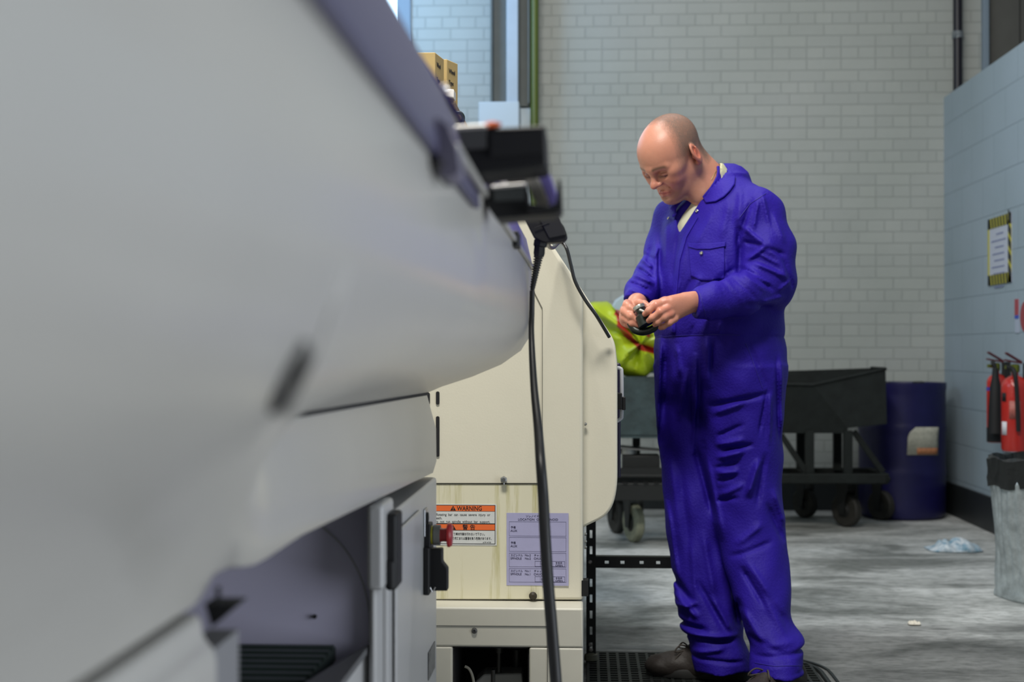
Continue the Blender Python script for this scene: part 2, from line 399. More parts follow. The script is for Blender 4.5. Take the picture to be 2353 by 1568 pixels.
# hopper bin: thin steel sheets, open toward the top-left; right end sheet faces the camera obliquely
def sheet(g, pts, th=0.006, n=None):
    pts = [Vector(p) for p in pts]; nn = (pts[1]-pts[0]).cross(pts[2]-pts[0]).normalized()*th
    g.prism(pts, [p+nn for p in pts])
A = W(1868, 885, yf); Bq = W(2035, 848, yf+.05); Cq = W(2038, 975, yf+.02); Dq = W(1948, 984, yf)
sheet(g, [A, Bq, Cq, Dq])                                                  # sloping front sheet (lighter face)
E = W(1868, 885, yf); F_ = W(1640, 885, yf); Hh = W(1640, 996, yf+.02); I = W(1948, 996, yf+.02)
sheet(g, [F_, E, Dq, I, Hh])
bk = Vector((0, .38, 0))
sheet(g, [W(1640, 862, yf)+bk, W(2035, 848, yf+.05)+bk, W(2038, 975, yf)+bk, W(1640, 996, yf)+bk])
sheet(g, [Bq, Bq+bk, Cq+bk, Cq]); sheet(g, [F_, F_+bk, Hh+bk, Hh]); sheet(g, [Hh, I, I+bk, Hh+bk]); sheet(g, [Dq, Cq, Cq+bk, Dq+bk])
g.tube([W(1640, 880, yf), A, Bq, Bq+bk], 0.009, 8)
g.build('bin', M_hop, t)
g = G(); zf = WZ(1092, yf)
for x in (1860, 1948):
    g.bar(W(x, 990, yf+.03), W(x, 1092, yf+.03), .045, .045)
    g.bar(W(x, 990, yf+.03)+Vector((0, .32, 0)), W(x, 1092, yf+.03)+Vector((0, .32, 0)), .045, .045)
g.bar(W(1680, 990, yf+.03), W(1680, 1092, yf+.03), .045, .045)
g.bar(W(1795, 1000, yf+.03), W(1852, 1085, yf+.03), .03, .03)
g.bar(W(1962, 992, yf+.06), W(2028, 1085, yf+.06), .03, .03)
explode(g.build('stand', M_hop, t))
g = G()
g.bar(W(1640, 1100, yf), W(2035, 1100, yf), .05, .05); g.bar(W(1640, 1100, yf)+Vector((0, .38, 0)), W(2035, 1100, yf)+Vector((0, .38, 0)), .05, .05)
for x in (1650, 1860, 2035): g.bar(W(x, 1100, yf), W(x, 1100, yf)+Vector((0, .38, 0)), .04, .05)
g.box(tuple(W(1650, 1112, yf)), tuple(W(2040, 1106, yf)+Vector((0, .38, 0))))
g.build('chassis', M_hop, t, bevel=.003)
zt_ = WZ(1112, yf)
for px, py, rx in ((1850, 1190, 33), (1945, 1211, 39), (2025, 1196, 34), (1690, 1200, 36)):
    p = FL(px, py); r_ = rx*p.y/FPX
    castor(t, p, r_, .05, math.radians(38), zt_, M_tyre, M_blk)
# -- left trolley under the bag
D2 = 7.15
t = thing('bench_trolley', (WX(1470, D2), D2, 0), 'dark slotted steel trolley with cream castors behind the cream lathe', 'trolley')
g = G()
for y in (D2-.12, D2+.38):
    g.bar(W(1395, 1125, D2)+Vector((0, y-D2, 0)), W(1600, 1125, D2)+Vector((0, y-D2, 0)), .03, .085)
g.box(tuple(W(1395, 1098, D2-.12)), tuple(W(1600, 1092, D2-.12)+Vector((0, .38, 0))))
g.build('slotted_frame', M_blk, t, bevel=.003)
g = G()
for i in range(8):
    p = W(1412+i*24, 1110, D2-.145); g.box((p.x-.013, p.y, p.z-.004), (p.x+.013, p.y+.003, p.z+.004))
explode(g.build('slot', mat('slot_black', (0.002, 0.002, 0.002), 0.9), t))
g = G()
for x in (1400, 1468, 1590):
    for yy in ((.36,) if x == 1468 else (-.1, .36)): g.bar(W(x, 868, D2)+Vector((0, yy, 0)), W(x, 1098, D2)+Vector((0, yy, 0)), .04, .04)
g.bar(W(1398, 1085, D2-.1), W(1600, 1085, D2-.1), .03, .04)
explode(g.build('upright', M_blk, t))
g = G()
g.box(tuple(W(1395, 1000, D2-.14)), tuple(W(1600, 866, D2-.14)+Vector((0, .02, 0))))
g.box(tuple(W(1395, 1000, D2+.36)), tuple(W(1600, 866, D2+.36)+Vector((0, .02, 0))))
g.box((WX(1395, D2-.14), D2-.14, WZ(1003, D2)), (WX(1600, D2-.14), D2+.38, WZ(998, D2)))
g.box((WX(1395, D2-.14), D2-.14, WZ(1003, D2)), (WX(1395, D2-.14)+.01, D2+.38, WZ(868, D2)))
g.build('bin', mat('green_grey_bin', (0.045, 0.075, 0.08), 0.6, var=0.6, vscale=9, bump=.2), t)
zt_ = WZ(1145, D2)
for px, py, rx, dx in ((1456, 1246, 45, 0), (1418, 1226, 40, 0), (1580, 1240, 42, 0)):
    p = FL(px, py); r_ = rx*p.y/FPX
    castor(t, p, r_, .045, math.radians(22), zt_, M_cream if px == 1456 else M_tyre, M_tyre)
# metal tray and dish standing on the trolley frame
M_met = mat('bare_metal', (0.45, 0.45, 0.44), 0.35, 0.9, var=0.2)
yy = D2-.02
g = G(); a = W(1430, 1090, yy); b = W(1515, 1034, yy)
g.box((a.x, yy-.06, WZ(1092, yy)), (b.x, yy+.1, WZ(1045, yy)))
ob = g.build('parts_tin', M_blk, bevel=.004); tag(ob, 'dark open tin standing on the slotted trolley under the metal lid', 'tin')
g = G(); g.box((a.x-.02, yy-.08, 0), (b.x+.03, yy+.12, .006), R=Matrix.Rotation(math.radians(5), 3, 'Y'), c=(a.x, yy, 0)); g.lathe([(.03, -.03), (.05, -.028), (.05, 0.0)], (a.x+.02, yy-.02, 0), 20)
me = g.mesh('metal_lid'); me.transform(Matrix.Translation((0, 0, WZ(1029, yy))))
ob = link('metal_lid', me, M_met); tag(ob, 'bright bare metal lid tilted on the dark tin on the trolley', 'lid')
# -- yellow bag with red print, slumped on the trolley bin
def bag():
    pts = [(1352, 700), (1385, 693), (1398, 694), (1408, 706), (1425, 712), (1470, 700), (1520, 710), (1560, 760), (1560, 850), (1508, 850), (1480, 868), (1452, 869), (1425, 858), (1412, 830), (1392, 780), (1372, 745)]
    yc = D2-.02; C = Vector((WX(1470, yc), yc, WZ(790, yc))); n = len(pts)
    P = [W(a, b, yc) for a, b in pts]
    g = G(); rings = []; m = 64
    def outline(t):
        t = t % 1*n; i = int(t); f = t-i; p0, p1, p2, p3 = P[i-1], P[i], P[(i+1) % n], P[(i+2) % n]
        return 0.5*((2*p1)+(p2-p0)*f+(2*p0-5*p1+4*p2-p3)*f*f+(3*p1-p0-3*p2+p3)*f**3)
    O = [outline(k/m) for k in range(m)]
    rnd = random.Random(4); ph = [rnd.random()*6 for _ in range(8)]
    for j in range(-10, 11):
        a = j/10*math.pi/2; s = math.cos(a)**.55 if abs(j) < 10 else .03; ring = []
        for k, o in enumerate(O):
            q = C+(o-C)*s; th = k/m*2*math.pi
            dy = math.sin(a)*.15*(1+.18*math.sin(5*th+ph[0])+.10*math.sin(11*th+ph[1]+3*s)) + .012*math.sin(17*q.x*3+ph[2])+.010*math.sin(60*q.z+30*q.x+ph[3])
            ring.append((q.x, q.y+dy, q.z))
        rings.append(ring)
    g.loft(rings); return g
m = mat('yellow_plastic', (0.44, 0.56, 0.02), 0.30, spec=0.5, bump=0.6, bscale=14)
nt = m.node_tree; N = nt.nodes; L = nt.links; b = N['Principled BSDF']
# red printed lettering strokes as curved bands in the bag's own coordinates
tc = N.new('ShaderNodeTexCoord'); s = N.new('ShaderNodeSeparateXYZ'); L.new(tc.outputs['Object'], s.inputs[0])
def math2(op, a, bb, c=None):
    q = N.new('ShaderNodeMath'); q.operation = op
    for i, v in enumerate((a, bb, c)):
        if v is None: continue
        if isinstance(v, (int, float)): q.inputs[i].default_value = v
        else: L.new(v, q.inputs[i])
    return q.outputs[0]
bagobj = bag().build('plastic_sack', m); tag(bagobj, 'yellow-green plastic sack with red print slumped on the trolley bin', 'bag')
X, Z = s.outputs[0], s.outputs[2]
org = ORG[bagobj.name]
def seg_mask(x1, y1, x2, y2, wpx):        # printed stroke between two points on the sack
    a = W(x1, y1, D2-.15)-org; bb = W(x2, y2, D2-.15)-org; dx, dz = bb.x-a.x, bb.z-a.z; l2 = dx*dx+dz*dz
    px_ = math2('SUBTRACT', X, a.x); pz_ = math2('SUBTRACT', Z, a.z)
    tt = math2('MULTIPLY', math2('ADD', math2('MULTIPLY', px_, dx), math2('MULTIPLY', pz_, dz)), 1/l2)
    cl = N.new('ShaderNodeClamp'); L.new(tt, cl.inputs[0]); tt = cl.outputs[0]
    ex = math2('SUBTRACT', px_, math2('MULTIPLY', tt, dx)); ez = math2('SUBTRACT', pz_, math2('MULTIPLY', tt, dz))
    d = math2('SQRT', math2('ADD', math2('MULTIPLY', ex, ex), math2('MULTIPLY', ez, ez)), 0)
    return math2('LESS_THAN', d, wpx*D2/FPX)
ms = None
for q in ((1419, 715, 1424, 748, 5), (1424, 748, 1446, 775, 7), (1446, 775, 1470, 798, 5), (1470, 798, 1510, 808, 7), (1474, 758, 1490, 772, 4), (1415, 722, 1425, 718, 4)):
    k = seg_mask(*q); ms = k if ms is None else math2('MAXIMUM', ms, k)
mx = N.new('ShaderNodeMix'); mx.data_type = 'RGBA'; L.new(ms, mx.inputs[0]); mx.inputs[6].default_value = (0.44, 0.56, 0.02, 1); mx.inputs[7].default_value = (0.42, 0.03, 0.02, 1)
L.new(mx.outputs[2], b.inputs['Base Color'])
# pale blue wrapping behind the sack
g = G(); yy = D2+.22
g.prism([W(1398, 720, yy), W(1412, 690, yy), W(1440, 672, yy), W(1520, 690, yy), W(1520, 860, yy), W(1400, 850, yy)], [p+Vector((0.01, .06, 0)) for p in [W(1398, 720, yy), W(1412, 690, yy), W(1440, 672, yy), W(1520, 690, yy), W(1520, 860, yy), W(1400, 850, yy)]])
ob = g.build('wrapped_sheet', mat('pale_blue_wrap', (0.42, 0.52, 0.60), 0.5, bump=.3, bscale=12), bevel=.012, seg=3); tag(ob, 'pale blue wrapped sheet standing behind the yellow sack', 'sheet')
# -- blue drum
D3 = 8.50; cx = WX(2072, D3); rd = WX(2172, D3)-cx
prof = [(rd*.90, 0), (rd*.96, .015), (rd*.985, .05)]
H = WZ(879, D3-.1)
for k in range(1, 30):
    z = .05+(H-.08)*k/30
    rr = rd*.985
    for q in (.34, .66):
        rr += rd*.02*math.exp(-((z/H-q)/.018)**2)
    prof.append((rr, z))
prof += [(rd, H-.03), (rd, H), (rd*.93, H), (rd*.92, H-.02), (0.0, H-.02)]
t = thing('plastic_drum', (cx, D3, 0), 'dark blue plastic drum with a paper label in the back corner', 'drum')
G().lathe(prof, (cx, D3, 0), 48).build('barrel', mat('blue_plastic', (0.008, 0.007, 0.075), 0.4, var=.25), t)
g = G(); g.lathe([(.035, 0), (.035, .022), (.02, .024)], (cx-.12, D3-.1, H-.02), 16); g.lathe([(.035, 0), (.035, .022), (.02, .024)], (cx+.12, D3+.1, H-.02), 16); explode(g.build('bung', M_blk, t))
def drum_patch(pts, off, m_, name, par):
    g = G(); rows = []
    for (px0, px1, py) in pts:
        row = []
        for k in range(13):
            px = px0+(px1-px0)*k/12; d = ray(px, py); ox, oy = -cx, -D3
            a_ = d[0]**2+d[1]**2; b_ = 2*(d[0]*ox+d[1]*oy); c_ = ox*ox+oy*oy-(rd*1.004+off)**2
            tt = (-b_-math.sqrt(max(b_*b_-4*a_*c_, 0)))/(2*a_); row.append((d[0]*tt, d[1]*tt, CAMH+d[2]*tt))
        rows.append(row)
    g.loft(rows, closed=False); o = g.build(name, m_, par); so = o.modifiers.new('s', 'SOLIDIFY'); so.thickness = .001; return o
lb = drum_patch([(2104, 2157, 982), (2090, 2157, 995), (2086, 2156, 1005), (2084, 2155, 1046)], .002, mat('paper_label', (0.50, 0.50, 0.42), 0.7, var=.35, vscale=40), 'label', t)
drum_patch([(2107, 2155, 1030), (2107, 2154, 1045)], .0035, mat('label_orange', (0.48, 0.20, 0.09), 0.7, var=.4, vscale=60), 'orange_band', lb)
# -- fire extinguishers on the right wall
M_red = mat('extinguisher_red', (0.50, 0.022, 0.015), 0.28, coat=.4)
M_brass = mat('brass', (0.25, 0.28, 0.05), 0.35, .8)
M_rub = mat('black_rubber', (0.006, 0.006, 0.007), 0.65)
def extinguisher(pxc, Y, ztop, zbot, r, label, horn):
    x = XR-r-.012
    t = thing('fire_extinguisher', (x, Y, zbot), label, 'fire extinguisher')
    H = ztop-zbot
    G().lathe([(r*.9, 0), (r, .012), (r, H-r*.9), (r*.93, H-r*.6), (r*.75, H-r*.3), (r*.42, H-r*.08), (r*.25, H), (r*.25, H+.02)], (x, Y, zbot), 40).build('cylinder', M_red, t)
    g = G(); g.lathe([(r*.3, H+.015), (r*.34, H+.02), (r*.34, H+.05), (r*.2, H+.055)], (x, Y, zbot), 20); g.tube([(x-.0, Y, zbot+H+.035), (x-.05, Y-.02, zbot+H+.04)], .009, 10)
    g.build('valve', M_brass, t)
    g = G(); g.bar((x+.03, Y, zbot+H+.06), (x-.055, Y-.02, zbot+H+.075), .02, .008); g.bar((x+.03, Y, zbot+H+.065), (x-.05, Y-.02, zbot+H+.11), .02, .008)
    g.build('squeeze_handle', mat('handle_dark_red', (0.10, 0.015, 0.02), .4), t)
    if horn:
        g = G(); hx = x-.03; hy = Y-r-.03
        g.lathe([(.014, 0), (.018, -.05), (.028, -.10), (.034, -.2), (.038, -.335), (.032, -.335), (.028, -.2), (.01, -.05)], (hx, hy, zbot+H+.03), 24)
        g.build('discharge_horn', M_rub, t)
        g = G(); g.tube([(x-.02, Y-.02, zbot+H+.045), (hx-.01, hy+.01, zbot+H+.06), (hx, hy, zbot+H+.03)], .011, 10, sub=5)
        g.build('swivel_pipe', M_rub, t)
        G().lathe([(r*1.012, 0), (r*1.012, .018), (r*1.0, .018)], (x, Y, zbot+H-r*1.75), 40, caps=False).build('blue_band', mat('label_blue', (0.06, 0.05, 0.4), .4), t)
        G().lathe([(r*1.012, 0), (r*1.012, .075)], (x, Y, zbot+.003), 40, caps=False).build('black_boot', M_rub, t)
    else:
        g = G(); g.tube([(x-.04, Y-.02, zbot+H+.04), (x-.03, Y-.09, zbot+H+.02), (x-.02, Y-r-.03, zbot+H-.08), (x-.01, Y-r-.02, zbot+.1)], .011, 10, sub=6)
        g.build('hose', M_rub, t)
        def patch(a0, a1, z0, z1, m_, nm, off):
            g = G(); rows = [[(x+math.cos(a0+(a1-a0)*k/10)*(r+off), Y+math.sin(a0+(a1-a0)*k/10)*(r+off), zz) for k in range(11)] for zz in (z0, z1)]
            g.loft(rows, closed=False); o = g.build(nm, m_, t); so = o.modifiers.new('s', 'SOLIDIFY'); so.thickness = .0008
        base = math.radians(250)
        patch(base-.35, base+.45, zbot+.16, zbot+H-r*1.9, mat('label_pink', (0.55, 0.16, 0.13), .5, var=.4, vscale=60), 'instruction_label', .002)
        patch(base-1.05, base-.55, zbot+.08, zbot+.145, mat('label_white', (0.7, 0.68, 0.72), .5), 'white_tag', .002)
        patch(base-1.05, base-.6, zbot+H-r*1.95, zbot+H-r*1.3, M_rub, 'black_panel', .002)
    g = G(); g.box((XR-.03, Y-.03, zbot+H-.03), (XR+.001, Y+.03, zbot+H+.06)); g.build('wall_hook', M_blk, t)
yE1 = W(2285, 900, 1).y*0 + 7.42; s1 = XR/ray(2285, 900)[0]
e1 = AX(2287, 900, XR-.07); e2 = AX(2331, 900, XR-.08)
extinguisher(2287, e1.y, WZ(858, e1.y), WZ(1014, e1.y), (e1.y/FPX)*22, 'left red fire extinguisher with black horn hanging on the blue wall', True)
extinguisher(2331, e2.y, WZ(862, e2.y), WZ(1033, e2.y), (e2.y/FPX)*30, 'right red fire extinguisher with pink instruction panel on the wall', False)
# -- hazard-bordered notice on the right wall
def wallq(px, py): return AX(px, py, XR-.002)
a = wallq(2271, 500); b = wallq(2325, 494); c_ = wallq(2323, 652); d_ = wallq(2271, 655)
y0, y1 = b.y, a.y; z0, z1 = (c_.z+d_.z)/2, (a.z+b.z)/2
t = thing('wall_notice', (XR, (y0+y1)/2, z0), 'white notice with yellow and black hazard border on the blue wall', 'notice')
G().box((XR-.004, y0, z0), (XR-.001, y1, z1)).build('sheet', mat('notice_paper', (0.55, 0.58, 0.68), .6), t)
bw = .055
ym = mat('hazard_yellow', (0.55, 0.50, 0.03), .5); bmk = mat('hazard_black', (0.01, 0.012, 0.01), .5)
g = G(); 
for lo, hi in (((y0, z0), (y0+bw, z1)), ((y1-bw*.5, z0), (y1, z1)), ((y0, z0), (y1, z0+bw)), ((y0, z1-bw), (y1, z1))):
    g.box((XR-.0055, lo[0], lo[1]), (XR-.004, hi[0], hi[1]))
g.build('yellow_border', ym, t)
g = G()
for k in range(5):
    zz = z0+.02+k*(z1-z0-.04)/4.6; g.prism([(XR-.0062, y0, zz), (XR-.0062, y0+bw, zz+.04), (XR-.0062, y0+bw, zz+.085), (XR-.0062, y0, zz+.045)], [(XR-.0054, y0, zz), (XR-.0054, y0+bw, zz+.04), (XR-.0054, y0+bw, zz+.085), (XR-.0054, y0, zz+.045)])
for k in range(7):
    yy = y0+bw+.0+k*(y1-y0-bw)/7.2
    for zz in (z0, z1-bw): g.prism([(XR-.0062, yy, zz), (XR-.0062, yy+.03, zz), (XR-.0062, yy+.045, zz+bw), (XR-.0062, yy+.015, zz+bw)], [(XR-.0054, yy, zz), (XR-.0054, yy+.03, zz), (XR-.0054, yy+.045, zz+bw), (XR-.0054, yy+.015, zz+bw)])
g.build('black_stripe', bmk, t)
g = G(); rnd = random.Random(2)
for k in range(9):
    zz = z1-bw-.04-k*.035
    g.box((XR-.005, y0+bw+.04+rnd.random()*.05, zz), (XR-.0035, y1-.06-rnd.random()*.1, zz+.008))
g.build('text_line', mat('notice_ink', (0.22, 0.25, 0.42), .6), t)
a = wallq(2333, 688); b = wallq(2342, 765)
t = thing('small_wall_sign', (XR, a.y, b.z), 'narrow red and blue strip sign on the wall above the fire extinguishers', 'sign')
y0, y1 = wallq(2342, 700).y, wallq(2333, 700).y; z0, z1 = b.z, a.z
G().box((XR-.004, y0, z0), (XR-.001, y1, z1)).build('plate', mat('sign_pale', (0.45, 0.5, 0.62), .5), t)
G().box((XR-.006, y0, z0+(z1-z0)*.52), (XR-.004, y1, z1)).build('red_field', mat('sign_red', (0.40, 0.06, 0.08), .5), t)
G().box((XR-.006, y0, z0+(z1-z0)*.42), (XR-.004, y1, z0+(z1-z0)*.52)).build('blue_field', mat('sign_blue', (0.03, 0.08, 0.5), .5), t)
p = wallq(2356, 728)
ob = G().lathe([(.075, 0), (.075, -.004), (0, -.004)], (XR-.001, p.y, p.z), 32, 'x').build('round_sign', mat('round_red', (0.35, 0.05, 0.06), .5)); tag(ob, 'round red sign on the blue wall at the right edge of the photo', 'sign')
# -- galvanised bin at the right edge
Yb = 5.75; rb = .265; cx = WX(2283, Yb)+rb; Hb = WZ(1100, Yb-.15)
t = thing('waste_bin', (cx, Yb, 0), 'dented ribbed galvanised waste bin at the right edge with black liner', 'bin')
g = G(); rings = []; n = 160
zs = [0, .012, .03, .05, .09]+[.09+(Hb-.14)*k/14 for k in range(1, 15)]+[Hb-.02, Hb]
for z in zs:
    ring = []
    for k in range(n):
        a = 2*math.pi*k/n; rr = rb*(.93+.07*z/Hb)
        if .05 < z < Hb-.03: rr += .004*math.cos(a*40)
        rr += .006*math.sin(3*a+9*z)*(1 if z > .04 else 0)+.004*math.sin(7*a-14*z)
        dd = math.hypot((a-4.1)*rb, z-.16); rr -= .030*math.exp(-(dd/.06)**2)
        dd = math.hypot((a-3.9)*rb, z-.08); rr += .010*math.exp(-(dd/.03)**2)
        if z < .015: rr += .006
        if z >= Hb-.02: rr += .006
        ring.append((cx+math.cos(a)*rr, Yb+math.sin(a)*rr, z))
    rings.append(ring)
g.loft(rings, caps=False); G_body = g.build('body', mat('galvanised', (0.60, 0.66, 0.67), 0.45, 0.6, var=.45, vscale=18, bump=.25, bscale=30), t, smooth=60)
so = G_body.modifiers.new('s', 'SOLIDIFY'); so.thickness = .003
g = G(); rings = []; rnd = random.Random(5)
for j, (z, ro) in enumerate(((Hb-.035, .012), (Hb-.01, .016), (Hb+.03, .012), (Hb+.075, .014), (Hb+.08, .0), (Hb+.03, -.012), (Hb-.12, -.03))):
    ring = []
    for k in range(90):
        a = 2*math.pi*k/90; rr = rb+ro+.004*math.sin(k*2.3+j)+.004*math.sin(k*.9)
        ring.append((cx+math.cos(a)*rr, Yb+math.sin(a)*rr, z+.006*math.sin(k*.7+j*2)))
    rings.append(ring)
g.loft(rings, caps=False); g.build('liner', mat('black_liner', (0.012, 0.013, 0.013), .4, bump=.5, bscale=30), t)
g = G(); g.lathe([(0, 0), (rb*.9, 0), (rb*.9, .01), (0, .012)], (cx, Yb, .0), 40); g.build('base', M_met, t)
# -- rag and scraps on the floor
def crumple(name, px0, px1, py, hpx, col, label, seed, cat='rag'):
    p0 = FL(px0, py); p1 = FL(px1, py); Y = p0.y; rnd = random.Random(seed)
    nx, ny = 46, 18; L_ = p1.x-p0.x; Wd = L_*.45; hz = hpx*Y/FPX; rows = []
    ks = [(rnd.uniform(-1, 1), rnd.uniform(-1, 1), rnd.uniform(.05, .16), rnd.uniform(.35, 1)) for _ in range(16)]
    for j in range(ny):
        v = j/(ny-1)*2-1; row = []
        for i in range(nx):
            u = i/(nx-1)*2-1
            e = max(0, 1-abs(u)**3)*max(0, 1-v*v)
            h = sum(k[3]*math.exp(-(((u-k[0])/k[2]/1.6)**2+((v-k[1])/k[2]/3.2)**2)) for k in ks)
            wob = .12*math.sin(u*9+v*3+seed)
            row.append((p0.x+L_*(u+1)/2, Y+Wd*(v*(.5+.5*math.sqrt(max(0, 1-u*u)))+wob*.3), .003+hz*min(1, .18+.7*h)*e**.5))
        rows.append(row)
    g = G(); g.loft(rows, closed=False); o = g.build(name, col); so = o.modifiers.new('s', 'SOLIDIFY'); so.thickness = .003; so.offset = 1
    return tag(o, label, cat)
m_rag = mat('paper_rag', (0.74, 0.76, 0.78), .7, vcol=(0.10, 0.25, 0.36), vscale=26)
crumple('paper_towel', 2130, 2250, 1264, 27, m_rag, 'crumpled white and blue paper towel lying on the concrete floor', 3)
crumple('paper_scrap', 2088, 2114, 1437, 8, mat('scrap_white', (.75, .7, .6), .7), 'small white paper scrap on the dirty floor below the towel', 8, 'scrap')
# -- slotted angle stand behind the cream lathe
t = thing('slotted_stand', (WX(1357, 4.45), 4.45, 0.0125), 'black slotted angle-iron stand between the cream lathe and the man', 'stand')
Y = 4.45
xa, xb = WX(1347, Y), WX(1369, Y)
def slotted_bar(name, a, b, wd, vertical, slots, slot_len):
    # a steel strip with real slots cut through it: two rails and bridges
    g = G(); th = .003; sw = wd*.26
    if vertical:
        x0, x1 = a.x-wd/2, a.x+wd/2; z0, z1 = a.z, b.z; c0 = a.x-sw/2; c1 = a.x+sw/2
        g.box((x0, Y, z0), (c0, Y+th, z1)); g.box((c1, Y, z0), (x1, Y+th, z1))
        prev = z0
        for s in slots:
            g.box((c0, Y, prev), (c1, Y+th, s-slot_len/2)); prev = s+slot_len/2
        g.box((c0, Y, prev), (c1, Y+th, z1)); g.box((x0, Y, z0), (x0+th, Y+.03, z1))
    else:
        z0, z1 = a.z-wd/2, a.z+wd/2; x0, x1 = a.x, b.x; c0 = a.z-sw/2; c1 = a.z+sw/2
        g.box((x0, Y-.003, z0), (x1, Y, c0)); g.box((x0, Y-.003, c1), (x1, Y, z1)); prev = x0
        for s in slots:
            g.box((prev, Y-.003, c0), (s-slot_len/2, Y, c1)); prev = s+slot_len/2
        g.box((prev, Y-.003, c0), (x1, Y, c1)); g.box((x0, Y, z1-.003), (x1, Y+.03, z1))
    return g.build(name, M_blk, t)
k = Y/FPX
sl = [WZ(v, Y) for v in (1486, 1450, 1413, 1376, 1340, 1265, 1228)]
slotted_bar('post', Vector((WX(1358, Y), Y, WZ(1526, Y))), Vector((WX(1358, Y), Y, WZ(1195, Y))), 22*k, True, sl, 18*k)
slots = [WX(v, Y) for v in (1394, 1430, 1474, 1512, 1550, 1590, 1630)]
slotted_bar('rail', Vector((WX(1350, Y), Y, WZ(1292, Y))), Vector((WX(1690, Y), Y, WZ(1292, Y))), 26*k, False, slots, 9*k)
p2 = slotted_bar('post', Vector((WX(1690, Y), Y, WZ(1526, Y))), Vector((WX(1690, Y), Y, WZ(1195, Y))), 22*k, True, sl, 18*k)
g = G()
for px, py in ((1356, 1292), (1357, 1480+2), (1358, 1492+2), (1356, 1508)): g.lathe([(.0065, 0), (.006, -.005), (.003, -.007)], tuple(W(px, py, Y-.002)), 10, 'y')
explode(g.build('bolt', mat('zinc_bolt', (.45, .42, .38), .4, .7), t))
g = G()
for px in (1358, 1690):
    x = WX(px, Y); z = WZ(1526, Y); g.lathe([(.008, z), (.008, .036), (.02, .030), (.022, .0125)], (x, Y+.006, 0), 14)
explode(g.build('levelling_foot', mat('old_plastic_foot', (.20, .19, .13), .6), t))
# -- rubber ring mat under the man
def mat_rubber():
    xc0, xc1 = .004, WX(1905, 4.2); y0, y1 = 3.45, FL(1500, 1508).y
    hole = .026; g = G(); pitch = .031; nx = int((xc1-xc0)/pitch); ny = int((y1-y0)/pitch)
    R = .24; bars = []
    def inside(x, y):
        dx = max(0, x-(xc1-R)); dy = max(0, abs(y-(y0+y1)/2)-((y1-y0)/2-R)); return math.hypot(dx, dy) <= R
    # lattice of ribs with real gaps between them, clipped to a rounded rectangle
    v = {}
    verts = []; faces = []
    def vid(x, y, z):
        key = (round(x, 5), round(y, 5), z)
        if key not in v: v[key] = len(verts); verts.append((x, y, z))
        return v[key]
    rib = .0085
    xs = []; ys = []
    for i in range(nx+1): xs += [xc0+i*pitch, xc0+i*pitch+rib]
    for j in range(ny+1): ys += [y0+j*pitch, y0+j*pitch+rib]
    solid = lambda i, j: (i % 2 == 0 or j % 2 == 0) and 0 <= i < len(xs)-1 and 0 <= j < len(ys)-1 and inside((xs[i]+xs[i+1])/2, (ys[j]+ys[j+1])/2)
    h = .012
    for i in range(len(xs)-1):
        for j in range(len(ys)-1):
            if not solid(i, j): continue
            a, b, c, d = xs[i], xs[i+1], ys[j], ys[j+1]
            faces.append((vid(a, c, h), vid(b, c, h), vid(b, d, h), vid(a, d, h)))
            faces.append((vid(a, d, .001), vid(b, d, .001), vid(b, c, .001), vid(a, c, .001)))
            if not solid(i-1, j): faces.append((vid(a, c, .001), vid(a, c, h), vid(a, d, h), vid(a, d, .001)))
            if not solid(i+1, j): faces.append((vid(b, d, .001), vid(b, d, h), vid(b, c, h), vid(b, c, .001)))
            if not solid(i, j-1): faces.append((vid(b, c, .001), vid(b, c, h), vid(a, c, h), vid(a, c, .001)))
            if not solid(i, j+1): faces.append((vid(a, d, .001), vid(a, d, h), vid(b, d, h), vid(b, d, .001)))
    g.v = verts; g.f = faces; g.m = [0]*len(faces)
    rim = []
    for k in range(13): a = -math.pi/2+math.pi/2*k/12; rim.append((xc1-R+R*math.cos(a), y0+R+R*math.sin(a), .006))
    for k in range(13): a = math.pi/2*k/12; rim.append((xc1-R+R*math.cos(a), y1-R+R*math.sin(a), .006))
    rim.append((xc0, y1, .006))
    g.tube([(xc0, y0, .006)]+rim, .0075, 8)
    g.tube([(p[0]+(.03 if p[0] > xc1-R-.01 else 0), p[1]+(.02 if p[1] > y1-R else 0), .0035) for p in rim], .0045, 6)
    return g
me = mat_rubber().mesh('rubber_mat', fix=False)
ob = link('rubber_mat', me, mat('rubber_mat', (0.010, 0.013, 0.012), .55, var=.4, vscale=12), smooth=35)
tag(ob, 'black perforated rubber mat under the man on the concrete floor', 'mat')
# ================================================================== NEAR LATHE (grey, left foreground)
Y1 = 2.8
M_g1 = mat('machine_grey', (0.365, 0.355, 0.33), 0.40, spec=0.55, var=0.05, vscale=3, bump=0.03, bscale=220, coat=.25)
M_g2 = mat('machine_grey_satin', (0.42, 0.42, 0.42), 0.34, spec=0.5, bump=0.02, bscale=250)
M_vio = mat('violet_panel', (0.10, 0.085, 0.33), 0.28, spec=0.6)
M_trim = mat('violet_trim', (0.060, 0.056, 0.105), 0.42, spec=0.5)
M_blkp = mat('black_plastic', (0.010, 0.010, 0.011), 0.55, spec=.35)
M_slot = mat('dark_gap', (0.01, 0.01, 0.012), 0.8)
def xz(pts, Y=Y1): return [(WX(a, Y) + 0*b, W(a, b, Y).z) for a, b in pts]
lathe1 = thing('turning_lathe', (-0.6, 1.5, 0), 'large grey lathe filling the left foreground with a violet trim strip', 'machine')
TOP = [(900, 100), (1060, 330), (1183, 510), (1207, 552), (1222, 612)]
far = TOP + [(1223, 690), (1223, 748), (1216, 776), (1197, 806), (1152, 838), (1085, 866), (1015, 889), (980, 904), (1002, 985), (1003, 1060), (995, 1087), (900, 1087)]
